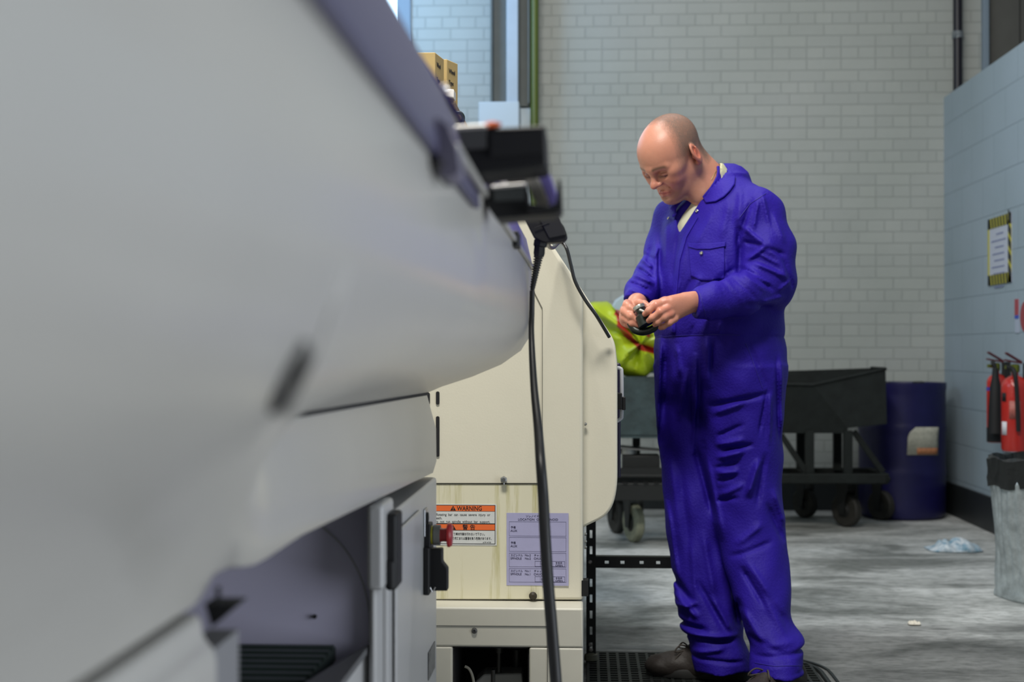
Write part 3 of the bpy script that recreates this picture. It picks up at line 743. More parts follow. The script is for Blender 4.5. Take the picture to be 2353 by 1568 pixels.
fil = [(900, 100), (1060, 330), (1176, 512), (1198, 556), (1213, 640), (1222, 700), (1222, 750), (1215, 776), (1195, 806), (1150, 838), (1077, 875), (1062, 910), (1048, 945), (1033, 980), (1018, 1015), (1005, 1052), (995, 1087), (900, 1087)]
fil0 = fil[:8] + [(1204, 806), (1172, 850), (1135, 893), (1100, 935), (1068, 973), (1045, 1002), (1026, 1033), (1006, 1068), (995, 1087), (900, 1087)]
def cl(P): 
    q = xz(P); return [(-1.15, q[0][1]+.25)] + q + [(-1.15, q[-1][1])]
def smooth_profile(P): return P
g = G(); st = []
FN, FF, F1 = cl(fil0), cl(fil), cl(far)
for Y, t in ((0.14, 0), (.6, 0), (.7, 0), (.8, 0), (.9, 0), (1.0, 0), (1.08, 0), (1.12, .06), (1.17, .3), (1.23, .7), (1.28, .94), (1.32, 1), (1.40, 1), (1.43, 1), (1.50, 1), (1.8, 1), (2.2, 1), (2.79, 1), (Y1, 1)):
    q_ = float(np.interp(Y, [.6, 1.08], [0, 1])); F0 = [(a[0]*(1-q_)+b[0]*q_, a[1]*(1-q_)+b[1]*q_) for a, b in zip(FN, FF)]
    sf = np.interp(Y, [1.5, 2.8], [.81, 1])
    t2 = float(np.interp(Y, [1.40, 1.43], [0, 1]))
    st.append([((a[0]*(1-u)+b[0]*u), Y, (lambda z: z if z > CAMH else CAMH-(CAMH-z)*sf)(a[1]*(1-u)+b[1]*u)) for a, b, u in ((a_, b_, t2 if i_ < 7 else t) for i_, (a_, b_) in enumerate(zip(F0, F1)))])
g.loft(st); g.build('cover', M_g1, lathe1, smooth=28)
# seam between the bulged cover and the skirt
e = xz([(980, 904)])[0]
G().tube([(e[0]+.001, 1.50, CAMH-(CAMH-e[1])*.813), (e[0]+.001, 2.1, CAMH-(CAMH-e[1])*.898), (e[0]+.001, Y1-.002, e[1])], .0042, 8).build('cover_seam', M_slot, lathe1)
# violet upper panel beyond the trim
P = xz([(1221, 611), (1207, 551), (1184, 510), (1120, 418)])
def offs(P, d):
    out = []
    for i, p in enumerate(P):
        a = Vector(P[max(i-1, 0)]); b = Vector(P[min(i+1, len(P)-1)]); t = (b-a).normalized(); n = Vector((-t.y, t.x))
        if n.x < 0: n = -n
        out.append((p[0]+n.x*d, p[1]+n.y*d))
    return out
Q = offs(P, .0025)
g = G(); g.prism([(x, 1.416, z) for x, z in Q+P[::-1]], [(x, Y1+.001, z) for x, z in Q+P[::-1]]); g.build('violet_panel', M_vio, lathe1)
# trim strip, raised and rounded, with a slanted far end
Q = xz([(1222, 640), (1221, 626), (1216, 604), (1198, 548), (1181, 510), (1163, 478)]); P = offs(Q, -.0065); ye = [1.42]*6
ring = Q + P[::-1]; yy = ye + ye[::-1]
g = G(); g.loft([[(x, .14, z) for x, z in ring], [(x, y-.006, z) for (x, z), y in zip(ring, yy)], [(x*.25+ring[k][0]*.75, yy[k], z) for k, (x, z) in enumerate(ring)]])
tr = g.build('violet_trim_strip', M_trim, lathe1, bevel=.002)
# black end cap of the strip and the rod below it
P2 = xz([(1224, 652), (1222, 632), (1219, 612)]); Q = offs(P2, .002); P2 = offs(P2, -.008)
g = G(); ring = Q+P2[::-1]; g.loft([[(x, y, z) for (x, z), y in zip(ring, (1.01, 1.04, 1.10, 1.10, 1.04, 1.01))], [(x, y, z) for (x, z), y in zip(ring, (1.13, 1.17, 1.24, 1.24, 1.17, 1.13))]])
g.build('strip_end_cap', M_blkp, lathe1, bevel=.002)
g = G(); p = AX(1043, 363, ring[1][0]+.004); g.lathe([(.0035, 0), (.0035, .003), (0, .004)], tuple(p), 14, 'x'); g.build('screw', mat('dull_screw', (.35, .34, .4), .35, .8), lathe1)
A = xz([(1222, 618)])[0]
g = G(); g.bar((A[0]+.003, 1.12, A[1]), (A[0]+.003, Y1-.004, A[1]), .006, .0075); g.build('edge_rail', mat('rail_aluminium', (.46, .45, .42), .35, .5), lathe1, bevel=.0015)
yc = AX(1180, 570, A[0]).y
g = G(); g.box((A[0]-.004, yc-.035, A[1]-.010), (A[0]+.009, yc+.035, A[1]+.012)); g.build('rail_clip', M_blkp, lathe1, bevel=.002)
g = G(); z = W(1097, 305, AX(1002, 205, WX(1002, 1.3)).y).z
p = AX(1003, 203, WX(1183, Y1)-.001)
g.lathe([(.004, 0), (.0045, .003), (.002, .005)], (p.x+.006, p.y, p.z), 12, 'x'); g.build('screw', mat('bright_screw', (.8, .78, .75), .2, .9), lathe1)
# slanted dark grip slot in the near cover
def on_cover(px, py):                    # ray against the cover's loft
    return None
cov = [o for o in bpy.data.objects if o.name.startswith('cover') and o.parent is lathe1][0]
def bvh_of(o):
    dg = bpy.context.evaluated_depsgraph_get(); bpy.context.view_layer.update(); dg = bpy.context.evaluated_depsgraph_get()
    e = o.evaluated_get(dg); me = e.to_mesh(); mw = o.matrix_world
    t = BVHTree.FromPolygons([mw @ v.co for v in me.vertices], [tuple(p.vertices) for p in me.polygons]); e.to_mesh_clear(); return t
def hit(t, px, py):
    d = Vector(ray(px, py)).normalized(); h = t.ray_cast(Vector((0, 0, CAMH)), d)
    return (h[0], h[1]) if h[0] else (None, None)
tb = bvh_of(cov)
def surf_path(t, pts, off, n=8):
    out = []
    for i in range(len(pts)-1):
        for k in range(n):
            f = k/n; px = pts[i][0]*(1-f)+pts[i+1][0]*f; py = pts[i][1]*(1-f)+pts[i+1][1]*f
            h, nn = hit(t, px, py)
            if h: out.append(h+nn*off)
    h, nn = hit(t, *pts[-1])
    if h: out.append(h+nn*off)
    return out
pp = surf_path(tb, [(697, 785), (632, 940)], -.0005, 10)
# (the slot is built as a long recessed grip lying in the cover)
if len(pp) > 2:
    g = G(); g.tube(pp, [.0035]+[.0052]*(len(pp)-2)+[.0035], 10); g.build('grip_slot', M_slot, lathe1)
pp = surf_path(tb, [(800, 610), (735, 790), (665, 948)], .0002, 10)
if len(pp) > 2:
    g = G(); g.tube(pp, .0016, 8); g.build('panel_edge', mat('edge_grey', (.46, .45, .43), .4), lathe1)
# lower cabinet, far block
xf = xz([(1005, 1098)])[0][0]; ztc = WZ(1098, Y1)
M_cab = M_g2
xb = -1.1
g = G(); g.exZ(rpoly([(xf, Y1), (xb, Y1), (xb, 2.13), (xf-.004, 2.13)], [.018, 0, 0, .006]), 0, ztc)
g.build('cabinet', M_cab, lathe1, bevel=.006, seg=3)
g = G(); g.box((xf-.002, 2.17, .05), (xf+.004, 2.49, ztc-.03)); cd = g.build('cabinet_door', M_cab, lathe1, bevel=.003)
ztop = WZ(1150, 2.1)
g = G(); g.box((WX(843, 2.02), 2.02, WZ(1362, 2.02)), (WX(881, 2.02), 2.13, ztop)); g.build('corner_post', M_cab, lathe1, bevel=.006, seg=3)
g = G(); g.box((WX(843, 2.05), 2.07, 0), (WX(866, 2.07), 2.14, WZ(1362, 2.02))); g.build('corner_post', M_cab, lathe1, bevel=.006, seg=3)
g = G(); g.box((WX(886, 2.06), 2.055, WZ(1360, 2.06)), (WX(913, 2.06), 2.12, WZ(1184, 2.06))); g.box((WX(888, 2.06), 2.05, WZ(1360, 2.06)), (WX(909, 2.06), 2.06, WZ(1290, 2.06))); g.build('door_handle', M_blkp, lathe1, bevel=.006, seg=3)
p = AX(978, 1200, xf)
g = G(); g.box((p.x-.001, p.y-.022, p.z-.025), (p.x+.002, p.y+.022, p.z+.025)); lk = g.build('lock_plate', mat('lock_chrome', (.35, .36, .38), .3, .8), lathe1, bevel=.004)
G().lathe([(.010, 0), (.010, .004), (.004, .005)], (p.x+.001, p.y, p.z+.008), 16, 'x').build('lock_barrel', M_blkp, lk)
# emergency stop and isolator switch
Ye = 2.60; xE = WX(1003, Ye); z = WZ(1232, Ye); rr = 28*Ye/FPX
g = G(); g.box((xf-.002, Ye-.022, z-.022), (WX(992, Ye), Ye+.022, z+.022)); base = g.build('stop_base', M_blkp, lathe1, bevel=.002)
G().lathe([(.017, 0), (.017, .003)], (WX(992, Ye), Ye, z), 28, 'x').build('yellow_collar', mat('collar_yellow', (.6, .55, .05), .4), base)
G().lathe([(.016, 0), (.019, .002), (.019, WX(1012, Ye)-WX(995, Ye))], (WX(995, Ye), Ye, z), 28, 'x').build('grey_collar', mat('collar_grey', (.13, .13, .12), .45), base)
x0 = WX(1012, Ye)
G().lathe([(.013, 0), (.012, .006), (.0125, WX(1026, Ye)-x0), (rr, WX(1029, Ye)-x0), (rr, WX(1034, Ye)-x0), (rr*.86, WX(1039, Ye)-x0), (0, WX(1041, Ye)-x0)], (x0, Ye, z), 36, 'x').build('stop_button', mat('stop_red', (.42, .025, .03), .35), lathe1, smooth=30)
z0, z1 = WZ(1365, Ye), WZ(1256, Ye)
g = G(); g.box((xf-.002, Ye-.035, z0), (WX(992, Ye), Ye+.035, z1)); sw = g.build('isolator_plate', M_blkp, lathe1, bevel=.003)
g = G(); g.exY(rpoly(xz([(988, 1260), (1018, 1260), (1018, 1290), (1030, 1305), (1030, 1356), (988, 1356)], Ye), .003), Ye-.013, Ye+.013); g.build('isolator_handle', M_blkp, sw, bevel=.002)
g = G(); g.tube([W(988, 1350, Ye-.02), W(994, 1362, Ye-.02), W(1000, 1350, Ye-.02)], .0015, 8); g.build('hasp_ring', mat('hasp', (.6, .6, .6), .3, .8), sw)
p = AX(992, 1520, xf); g = G(); g.box((p.x, p.y-.06, WZ(1552, p.y)), (p.x+.0012, p.y+.05, WZ(1490, p.y))); g.build('rating_plate', mat('rating_plate', (.22, .22, .21), .5, vcol=(.06, .06, .06), vscale=70), lathe1)
# recess: back wall facing the camera, arc bead, left cheek, chute plate, ribbed tray
xw0, xw1 = xb, WX(846, 2.10)
g = G(); g.box((xw0, 2.10, 0), (xw1+.01, 2.13, ztop+.03)); g.build('recess_wall', mat('recess_grey', (.66, .63, .80), .45, spec=.4), lathe1)
pts = [(742, 1213), (778, 1245), (808, 1285), (832, 1335), (846, 1390), (850, 1440), (848, 1478)]
g = G(); g.tube([W(a, b, 2.095) for a, b in pts], .0013, 8, sub=5); g.build('arc_bead', mat('bead', (.40, .40, .42), .4), lathe1)
g = G(); g.tube([W(723, 1418, 2.096)+Vector((0, -.002, 0)), W(723, 1418, 2.096)+Vector((0, .004, 0))], .003, 12); g.build('screw', M_slot, lathe1)
M_tray = mat('tray_green_grey', (.035, .05, .045), .5)
zt = WZ(1494, 2.1)
g = G(); g.box((xw0, 1.15, zt-.02), (WX(772, 2.1), 2.10, zt))
for k in range(26):
    y = 1.2+k*.035; g.box((-.75, y, zt), (WX(772, 2.1), y+.012, zt+.006))
g.build('ribbed_tray', M_tray, lathe1)
g = G(); a = W(770, 1524, 2.1); b = W(850, 1480, 2.1); g.prism([a, b, W(704, 1600, 1.75)+Vector((.03, 0, 0)), W(650, 1600, 1.75)], [p+Vector((0, 0, -.01)) for p in (a, b, W(704, 1600, 1.75)+Vector((.03, 0, 0)), W(650, 1600, 1.75))]); g.build('tray_lip', mat('tray_lip', (.10, .10, .105), .5), lathe1)
g = G(); g.prism([W(850, 1484, 2.09), W(722, 1568, 1.98), W(700, 1720, 1.98), W(850, 1720, 2.09)], [p+Vector((0, .02, 0)) for p in (W(850, 1484, 2.09), W(722, 1568, 1.98), W(700, 1720, 1.98), W(850, 1720, 2.09))]); g.build('chute_plate', M_g2, lathe1)
# near block below the cover
zn = WZ(1412, 1.13, 500)
xn = WX(498, 1.13)
g = G(); g.exY(rpoly([(xb, 0), (xn, 0), (xn, zn-.030), (xn-.012, zn-.018), (xn-.012, zn), (xb, zn)], [0, 0, .012, .008, .012, 0]), .14, 1.13); g.build('front_block', M_g1, lathe1, smooth=50)
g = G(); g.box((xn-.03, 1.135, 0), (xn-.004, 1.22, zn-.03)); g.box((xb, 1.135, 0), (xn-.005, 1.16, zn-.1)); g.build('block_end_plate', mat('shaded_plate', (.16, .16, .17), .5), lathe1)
g = G(); zb_ = WZ(1390, 1.16, 540)
g.prism([W(470, 1388, 1.16), W(550, 1388, 1.16), W(486, 1442, 1.16)], [W(470, 1388, 1.16)+Vector((0, .03, 0)), W(550, 1388, 1.16)+Vector((0, .03, 0)), W(486, 1442, 1.16)+Vector((0, .03, 0))]); g.box(tuple(W(496, 1392, 1.15)), tuple(W(503, 1350, 1.15)+Vector((0, .006, 0)))); g.build('rubber_wedge', M_blkp, lathe1)
# underside plate closing the cover over the recess
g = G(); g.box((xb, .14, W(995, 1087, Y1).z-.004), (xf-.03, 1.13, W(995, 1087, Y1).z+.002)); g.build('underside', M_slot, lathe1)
# hanging bracket unit with black housings on the trim
def bx(px0, py0, px1, py1, Y, dy): 
    a = W(px0, py1, Y); b = W(px1, py0, Y); return (a.x, Y, a.z), (b.x, Y+dy, b.z)
brk = tag(bpy.data.objects.new('sensor_bracket', None)); COL.objects.link(brk); brk.location = W(1150, 500, 1.42); ORG[brk.name] = Vector(brk.location)
tag(brk, 'black twin housing bracket with pale curved tongue sticking out from the violet trim', 'bracket')
Yb1 = 1.36
g = G(); g.exY(rpoly(xz([(1046, 300), (1110, 294), (1254, 288), (1258, 380), (1206, 388), (1078, 402), (1052, 360)], Yb1), .004), Yb1, Yb1+.09)
up = g.build('upper_housing', M_blkp, brk, bevel=.0025)
g = G(); g.exY(rpoly(xz([(1128, 308), (1246, 300), (1250, 352), (1128, 362)], Yb1), .002), Yb1-.004, Yb1+.002); g.build('housing_recess', mat('black_matte', (.006, .006, .007), .7), up)
g = G(); g.exY(xz([(1048, 300), (1118, 294), (1118, 342), (1054, 346)], Yb1), Yb1-.006, Yb1-.0005); g.build('grey_plate', mat('plate_dark_grey', (.07, .07, .068), .5), up)
g = G(); g.exY(xz([(1040, 292), (1120, 287), (1120, 297), (1042, 303)], Yb1), Yb1-.008, Yb1+.03); g.build('top_plate', mat('plate_aluminium', (.50, .48, .45), .4, .3), up, bevel=.002)
g = G(); p = W(1124, 288, Yb1); me = G().lathe([(0, -.003), (.010, -.002), (.012, .001), (.006, .004), (0, .0045)], (0, 0, 0), 20).mesh('amber'); me.transform(Matrix.Translation(p+Vector((0, .01, 0))) @ Matrix.Rotation(math.radians(-12), 4, 'Y')); link('amber_lens', me, mat('amber_lens', (.65, .12, .03), .2), up)
Yb2 = 1.46
g = G(); g.exY(rpoly(xz([(1100, 440), (1132, 428), (1210, 424), (1214, 488), (1290, 486), (1276, 492), (1140, 502), (1122, 478)], Yb2), .003), Yb2, Yb2+.07); lo = g.build('lower_housing', M_blkp, brk, bevel=.002)
g = G(); g.exY(rpoly(xz([(1212, 470), (1262, 478), (1278, 470), (1283, 412), (1289, 418), (1292, 486), (1214, 492)], Yb2), .002), Yb2-.012, Yb2+.05); g.build('holder_cup', M_blkp, lo, bevel=.002)
g = G(); g.exY(xz([(1128, 428), (1208, 421), (1208, 428), (1130, 435)], Yb2), Yb2-.005, Yb2+.03); g.build('lower_top_plate', mat('plate_light', (.60, .58, .56), .4, .3), lo, bevel=.001)
g = G(); g.exY(xz([(1134, 436), (1206, 430), (1206, 460), (1136, 463)], Yb2), Yb2-.003, Yb2); g.build('lower_grey_plate', mat('plate_dark_grey_b', (.055, .06, .058), .5), lo)
P = xz([(1190, 386), (1222, 388), (1242, 420), (1262, 470), (1256, 482), (1240, 480), (1222, 450), (1206, 410)], 1.5)
g = G(); g.exY(rpoly(P, .004, 5), 1.49, 1.515); g.build('pale_tongue', mat('tongue_grey', (.33, .32, .28), .4), brk, bevel=.004, seg=3)
P = xz([(1226, 388), (1254, 380), (1268, 410), (1282, 452), (1280, 474), (1262, 476), (1246, 430)], 1.52)
g = G(); g.exY(rpoly(P, .004, 5), 1.52, 1.55); g.build('violet_tongue', mat('tongue_violet', (.12, .10, .30), .4), brk, bevel=.004, seg=3)
g = G(); g.exY(xz([(1132, 398), (1200, 392), (1212, 430), (1144, 440)], 1.50), 1.50, 1.52); g.build('joint_plate', mat('joint_black', (.02, .02, .02), .5), brk)
G().lathe([(.0055, 0), (.006, .002), (.003, .005)], tuple(W(1154, 424, 1.48)), 14).build('bolt', mat('bolt_bright', (.6, .6, .65), .2, .9), brk)
g = G(); g.exY(rpoly(xz([(1000, 268), (1030, 288), (1050, 340), (1058, 395), (1030, 412), (1010, 404)], 1.02), .002), 1.02, 1.06); g.box(*bx(1060, 402, 1135, 436, 1.54, .02)); explode(g.build('mounting_arm', mat('arm_violet_grey', (.13, .12, .17), .45), brk))
# hand pendant hanging from the bracket end, with its strain relief and long cable
Yp = 2.60
pen = tag(bpy.data.objects.new('hand_pendant', None)); COL.objects.link(pen); pen.location = W(1240, 580, Yp); ORG[pen.name] = Vector(pen.location)
tag(pen, 'small black hand pendant with ribbed strain relief hanging beside the bracket', 'pendant')
P = xz([(1188, 470), (1262, 476), (1296, 520), (1305, 545), (1294, 556), (1250, 558), (1226, 545)], Yp)
g = G(); g.exY(rpoly(P, [.006, .006, .004, .006, .006, .006, .004], 5), Yp, Yp+.045); bd = g.build('body', M_blkp, pen, bevel=.004, seg=3)
P = xz([(1238, 500), (1284, 498), (1300, 540), (1262, 548)], Yp)
g = G(); g.exY(rpoly(P, .003), Yp-.0025, Yp+.001); g.build('cover_plate', mat('pendant_grey', (.022, .022, .023), .4), bd, bevel=.001)
g = G(); g.tube([W(1228, 524, Yp-.003), W(1262, 512, Yp-.003)], .0008, 6); g.build('groove', M_slot, bd)
yc_ = Yp+.02
g = G(); pth = [W(1243, 552, yc_), W(1241, 566, yc_), W(1240, 568, yc_), W(1239, 582, yc_), W(1238, 590, yc_)]
g.tube(pth, [.0125, .0125, .010, .0105, .009], 8); g.build('gland', M_blkp, pen)
g = G()
for k in range(13):
    f = k/12; p = W(1237-13*f, 592+68*f, yc_); d = (W(1224, 660, yc_)-W(1237, 592, yc_)).normalized(); r0 = .0088*(1-f)+.0050*f
    g.tube([p-d*.0012, p+d*.0012], r0, 14)
g.tube([W(1238, 588, yc_), W(1223, 668, yc_)], [.0065, .0040], 12); g.build('strain_relief', M_blkp, pen)
g = G()
cp = [(1223, 668, 2.62), (1222, 720, 2.62), (1221, 760, 2.61), (1223, 820, 2.58), (1228, 900, 2.52), (1236, 980, 2.46), (1242, 1060, 2.38), (1248, 1140, 2.36), (1252, 1220, 2.34), (1258, 1320, 2.32), (1266, 1420, 2.30), (1274, 1520, 2.28), (1280, 1600, 2.26), (1290, 1720, 2.2), (1290, 2100, 2.1)]
g.tube([W(*c) for c in cp], [.0048, .005, .0052, .006, .0068, .0078, .0086, .0091, .0094, .0095, .0096, .0096, .0096, .0096, .0096], 14, sub=6)
tag(g.build('pendant_cable', mat('cable_black', (.009, .009, .010), .45)), 'thick black cable hanging from the hand pendant in front of the cream lathe', 'cable')

# ================================================================== CREAM LATHE
Y2 = 3.4
M_cr = mat('machine_cream', (0.74, 0.70, 0.57), 0.38, spec=0.5, var=0.05, vscale=2.5, bump=0.03, bscale=200)
M_cr2 = mat('machine_cream_base', (0.60, 0.58, 0.50), 0.42, spec=0.5, var=0.08, vscale=5)
def stain_mat():
    m = mat('cream_oil_stained', (0.72, 0.68, 0.52), 0.4)
    N = m.node_tree.nodes; L = m.node_tree.links; b = N['Principled BSDF']
    g = N.new('ShaderNodeNewGeometry'); mp = N.new('ShaderNodeMapping'); L.new(g.outputs['Position'], mp.inputs[0]); mp.inputs['Scale'].default_value = (42, 1, 2.2)
    n = N.new('ShaderNodeTexNoise'); n.inputs['Scale'].default_value = 1; n.inputs['Detail'].default_value = 7; n.inputs['Roughness'].default_value = .7; L.new(mp.outputs[0], n.inputs[0])
    r = N.new('ShaderNodeMapRange'); r.inputs[1].default_value = .53; r.inputs[2].default_value = .76; L.new(n.outputs[0], r.inputs[0])
    mx = N.new('ShaderNodeMix'); mx.data_type = 'RGBA'; L.new(r.outputs[0], mx.inputs[0]); mx.inputs[6].default_value = (0.72, 0.68, 0.51, 1); mx.inputs[7].default_value = (0.40, 0.36, 0.10, 1)
    L.new(mx.outputs[2], b.inputs['Base Color']); return m
M_st = stain_mat()
cream = thing('cream_lathe', (-0.5, 4.4, 0), 'cream lathe with oil stains, warning label and lilac solenoid label', 'machine')
k2 = Y2/FPX
# main body above the base
body = [(600, 300), (1088, 300), (1268, 562), (1340, 674), (1340, 1380), (600, 1380)]
g = G(); g.exY(rpoly(xz(body, Y2), [0, .01, .004, .01, 0, 0]), Y2, 5.6)
for v in range(0): pass
cb = g.build('body', M_cr, cream, bevel=.008, seg=3)
g = G(); g.exY(xz([(900, 1114), (1246, 1114), (1246, 1377), (900, 1377)], Y2), Y2-.002, Y2+.01); g.build('stained_panel', M_st, cream, bevel=.001)
g = G()
def line(a, b, w=.0022, Y=Y2-.0025): g.bar(W(a[0], a[1], Y), W(b[0], b[1], Y), w, .002, up=(0, 1, 0))
line((1228, 672), (1246, 708), .0012); line((1246, 708), (1246, 1112), .0012); g.build('panel_seam', mat('seam_shadow', (.16, .15, .12), .8), cream)
g = G(); line((900, 1112), (1246, 1112), .003); g.build('panel_gap', mat('gap_dark', (.03, .03, .02), .8), cream)
for i, (px, a, b) in enumerate(((1006, 900, 930), (1006, 957, 1050), (984, 903, 930))):
    g = G(); g.exY(rpoly(xz([(px-4, a), (px+4, a), (px+4, b), (px-4, b)], Y2), .004), Y2-.003, Y2+.003); g.build('vent_slot', M_slot, cream)
g = G(); p = W(1158, 1102, Y2-.003); g.lathe([(.0075, 0), (.0085, -.006), (.0085, -.012), (.005, -.014)], tuple(p), 6, 'y'); g.tube([p+Vector((0, -.004, 0)), p+Vector((0, -.004, -.012))], .0025, 8); g.build('hex_bolt', mat('bolt_zinc', (.35, .36, .36), .3, .9), cream, smooth=20)
g = G(); p = W(1225, 1369, Y2-.002); g.lathe([(.009, 0), (.010, -.008), (.004, -.014)], tuple(p), 10, 'y'); g.build('drain_stub', mat('rusty_black', (.03, .022, .01), .6), cream)
# round-cornered door bulge on the operator side
bl = [(1180, 432), (1269, 562), (1341, 672), (1413, 784), (1419, 840), (1419, 1130), (1400, 1184), (1342, 1212), (1300, 1212), (1180, 1200)]
g = G(); g.exY(rpoly(xz(bl, Y2+.03), [0, 0, 0, .02, .02, .045, .03, 0, 0, 0], 6), Y2+.03, 5.5); dr = g.build('front_door', M_cr, cream, bevel=.006, seg=3)
xd = WX(1419, Y2+.03)
g = G(); g.box((xd-.002, 3.62, WZ(1100, 3.6)), (xd+.012, 4.6, WZ(835, 3.6))); g.build('door_window', mat('window_dark_violet', (.015, .010, .035), .2), dr, bevel=.004)
g = G(); g.tube([(xd, 3.5, WZ(845, 3.5)), (xd+.009, 3.5, WZ(848, 3.5)), (xd+.012, 3.5, WZ(860, 3.5)), (xd+.012, 3.5, WZ(950, 3.5)), (xd+.009, 3.5, WZ(962, 3.5)), (xd, 3.5, WZ(968, 3.5))], .0045, 10, sub=3); g.build('door_handle', mat('handle_grey', (.5, .5, .54), .3), dr)
g = G(); g.box((xd, 3.47, WZ(940, 3.5)), (xd+.012, 3.53, WZ(903, 3.5))); g.box((xd+.012, 3.48, WZ(942, 3.5)), (xd+.021, 3.52, WZ(912, 3.5))); g.build('latch_knob', M_blkp, dr, bevel=.002)
g = G()
for py in (975, 1228, 1245, 1258):
    p = W(1343, py, Y2+.02); g.lathe([(.004, 0), (.0045, .003), (.002, .006)], tuple(p), 10, 'x')
g.build('edge_screw', mat('edge_screw', (.4, .4, .38), .3, .8), cream)
g = G(); g.box((WX(1340, Y2)-.004, Y2+.0, WZ(1371, Y2)), (WX(1352, Y2), Y2+.04, WZ(1335, Y2))); g.build('rubber_buffer', M_blkp, cream)
# base with ledge, seam, opening
Yb_ = 3.31
def q(px, py): p = W(px, py, Yb_); return p.x, p.z
g = G(); x0, zl = q(600, 1392); x1, _ = q(1340, 1392); _, z1438 = q(1000, 1438); ox0, oz = q(1040, 1487); ox1, _ = q(1216, 1487)
zfl = 0.0
g.box((x0, Yb_, oz), (x1, 5.6, zl)); g.box((x0, Yb_, 0), (ox0, 5.6, oz)); g.box((ox1, Yb_, 0), (x1, 5.6, oz)); g.box((ox0, Yb_+.35, 0), (ox1, 5.6, oz))
bs = g.build('base', M_cr2, cream, bevel=.005, seg=3)
g = G(); g.bar(W(900, 1438, Yb_-.001), W(1258, 1440, Yb_-.001), .0016, .002, up=(0, 1, 0)); g.bar(W(1258, 1439, Yb_-.001), W(1258, 1700, Yb_-.001), .0016, .002, up=(0, 1, 0)); g.build('base_seam', mat('base_seam', (.12, .12, .11), .8), bs)
g = G(); p = W(1090, 1450, Yb_-.001); g.lathe([(.007, 0), (.006, -.004), (.0035, -.005), (.003, -.002)], tuple(p), 16, 'y'); g.build('socket_bolt', mat('bolt_dark', (.12, .12, .12), .4, .6), bs)
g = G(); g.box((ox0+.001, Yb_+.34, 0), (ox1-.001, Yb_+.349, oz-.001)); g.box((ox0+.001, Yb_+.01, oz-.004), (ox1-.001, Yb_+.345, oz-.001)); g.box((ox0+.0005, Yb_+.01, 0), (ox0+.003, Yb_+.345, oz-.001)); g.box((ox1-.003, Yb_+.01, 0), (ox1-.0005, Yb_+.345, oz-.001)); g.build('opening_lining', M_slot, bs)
pm = mat('dark_pipe_metal', (.06, .06, .055), .4, .6)
g = G(); g.tube([W(1147, 1488, 3.42), W(1147, 1500, 3.42)], .010, 14); g.tube([W(1147, 1500, 3.42), W(1146, 1545, 3.42)], .006, 12); g.tube([W(1133, 1540, 3.36), W(1133, 1600, 3.36)], .005, 10)
g.tube([W(1188, 1492, 3.5), W(1188, 1600, 3.5)], .014, 14); explode(g.build('inner_pipe', pm, bs))
g = G(); g.exY(xz([(1092, 1568), (1112, 1550), (1200, 1548), (1206, 1640), (1092, 1640)], 3.42), 3.42, 3.5); g.build('pump_block', mat('pump_pale', (.4, .4, .38), .5), bs, bevel=.004)
g = G(); g.tube([W(1068, 1532, 3.36), W(1078, 1538, 3.36), W(1086, 1556, 3.36), (W(1092, 1590, 3.36))], .0035, 10, sub=5); g.build('pale_hose', mat('hose_pale', (.35, .33, .27), .5), bs)
# ---- labels on the cream lathe
def PM(x0, y0, Y): 
    k = Y/FPX; o = W(x0, y0, Y)
    return Matrix.Translation(o) @ Matrix.Rotation(math.pi/2, 4, 'X') @ Matrix.Scale(k, 4)
def prect(g, M, x0, y0, x1, y1, w0, w1): 
    vs = [M @ Vector((x, -y, w)) for w in (w0, w1) for x, y in ((x0, y0), (x1, y0), (x1, y1), (x0, y1))]
    g.add(vs, [(0,1,2,3),(4,5,6,7),(0,1,5,4),(1,2,6,5),(2,3,7,6),(3,0,4,7)])
Yl = Y2-.0022
M_ink = mat('label_ink', (.012, .012, .014), .5); M_or = mat('label_orange_red', (.80, .155, .035), .5); M_wh = mat('label_paper', (.66, .67, .65), .5, var=.08, vscale=40)
M_sil = mat('label_silver_edge', (.42, .43, .42), .4)
M = PM(900, 1158, Yl)
g = G(); prect(g, M, 0, 0, 243, 95, 0, .8); wl = g.build('warning_label', M_wh, cream); wl['label'] = 'white and orange bilingual warning label'
g = G(); prect(g, M, 0, 2, 240, 92, .8, 1.0); g2 = g; g.build('label_border', M_ink, wl)
g = G(); prect(g, M, 0, 17, 238.6, 44, 1.0, 1.25); prect(g, M, 0, 61, 238.6, 90.6, 1.0, 1.25); g.build('label_field', M_wh, wl)
g = G(); prect(g, M, 0, 3.4, 238.6, 16, 1.0, 1.3); prect(g, M, 0, 46.4, 238.6, 59.6, 1.0, 1.3); g.build('orange_band', M_or, wl)
T = lambda Mx: Mx @ Matrix.Translation((0, 0, 1.4)) @ Matrix.Identity(4)
def lines(M, items, name, m_, par, w=1.45):
    Mw = M @ Matrix.Translation((0, 0, w)) @ Matrix.Diagonal((1, 1, 400, 1))
    return text_join([(s, x, -y, sz, sx, al, off*.5) for s, x, y, sz, sx, al, off in items], Mw).build(name, m_, par, smooth=0)
lines(M, [('WARNING', 151.5, 14.6, 14.5, .82, 'LEFT', .35), ('警', 164, 57.8, 13, 1, 'LEFT', .28), ('告', 181, 57.8, 13, 1, 'LEFT', .28),
          ('Rotating  bar  can  cause  severe  injury  or', 228, 27, 8.2, .87, 'RIGHT', .05), ('Death.', 98, 35, 8.2, .87, 'LEFT', .05), ('Do  not  run  spindle  without  bar  support.', 228, 43, 8.2, .87, 'RIGHT', .05),
          ('て棒材作業を行わないで下さい。', 143, 71.5, 7, .72, 'LEFT', .08), ('より死亡または重傷を負う危険があります。', 136, 81.5, 7, .70, 'LEFT', .08), ('A7914730', 211, 89.5, 4.6, 1, 'LEFT', .02)], 'lettering', M_ink, wl)
g = G()
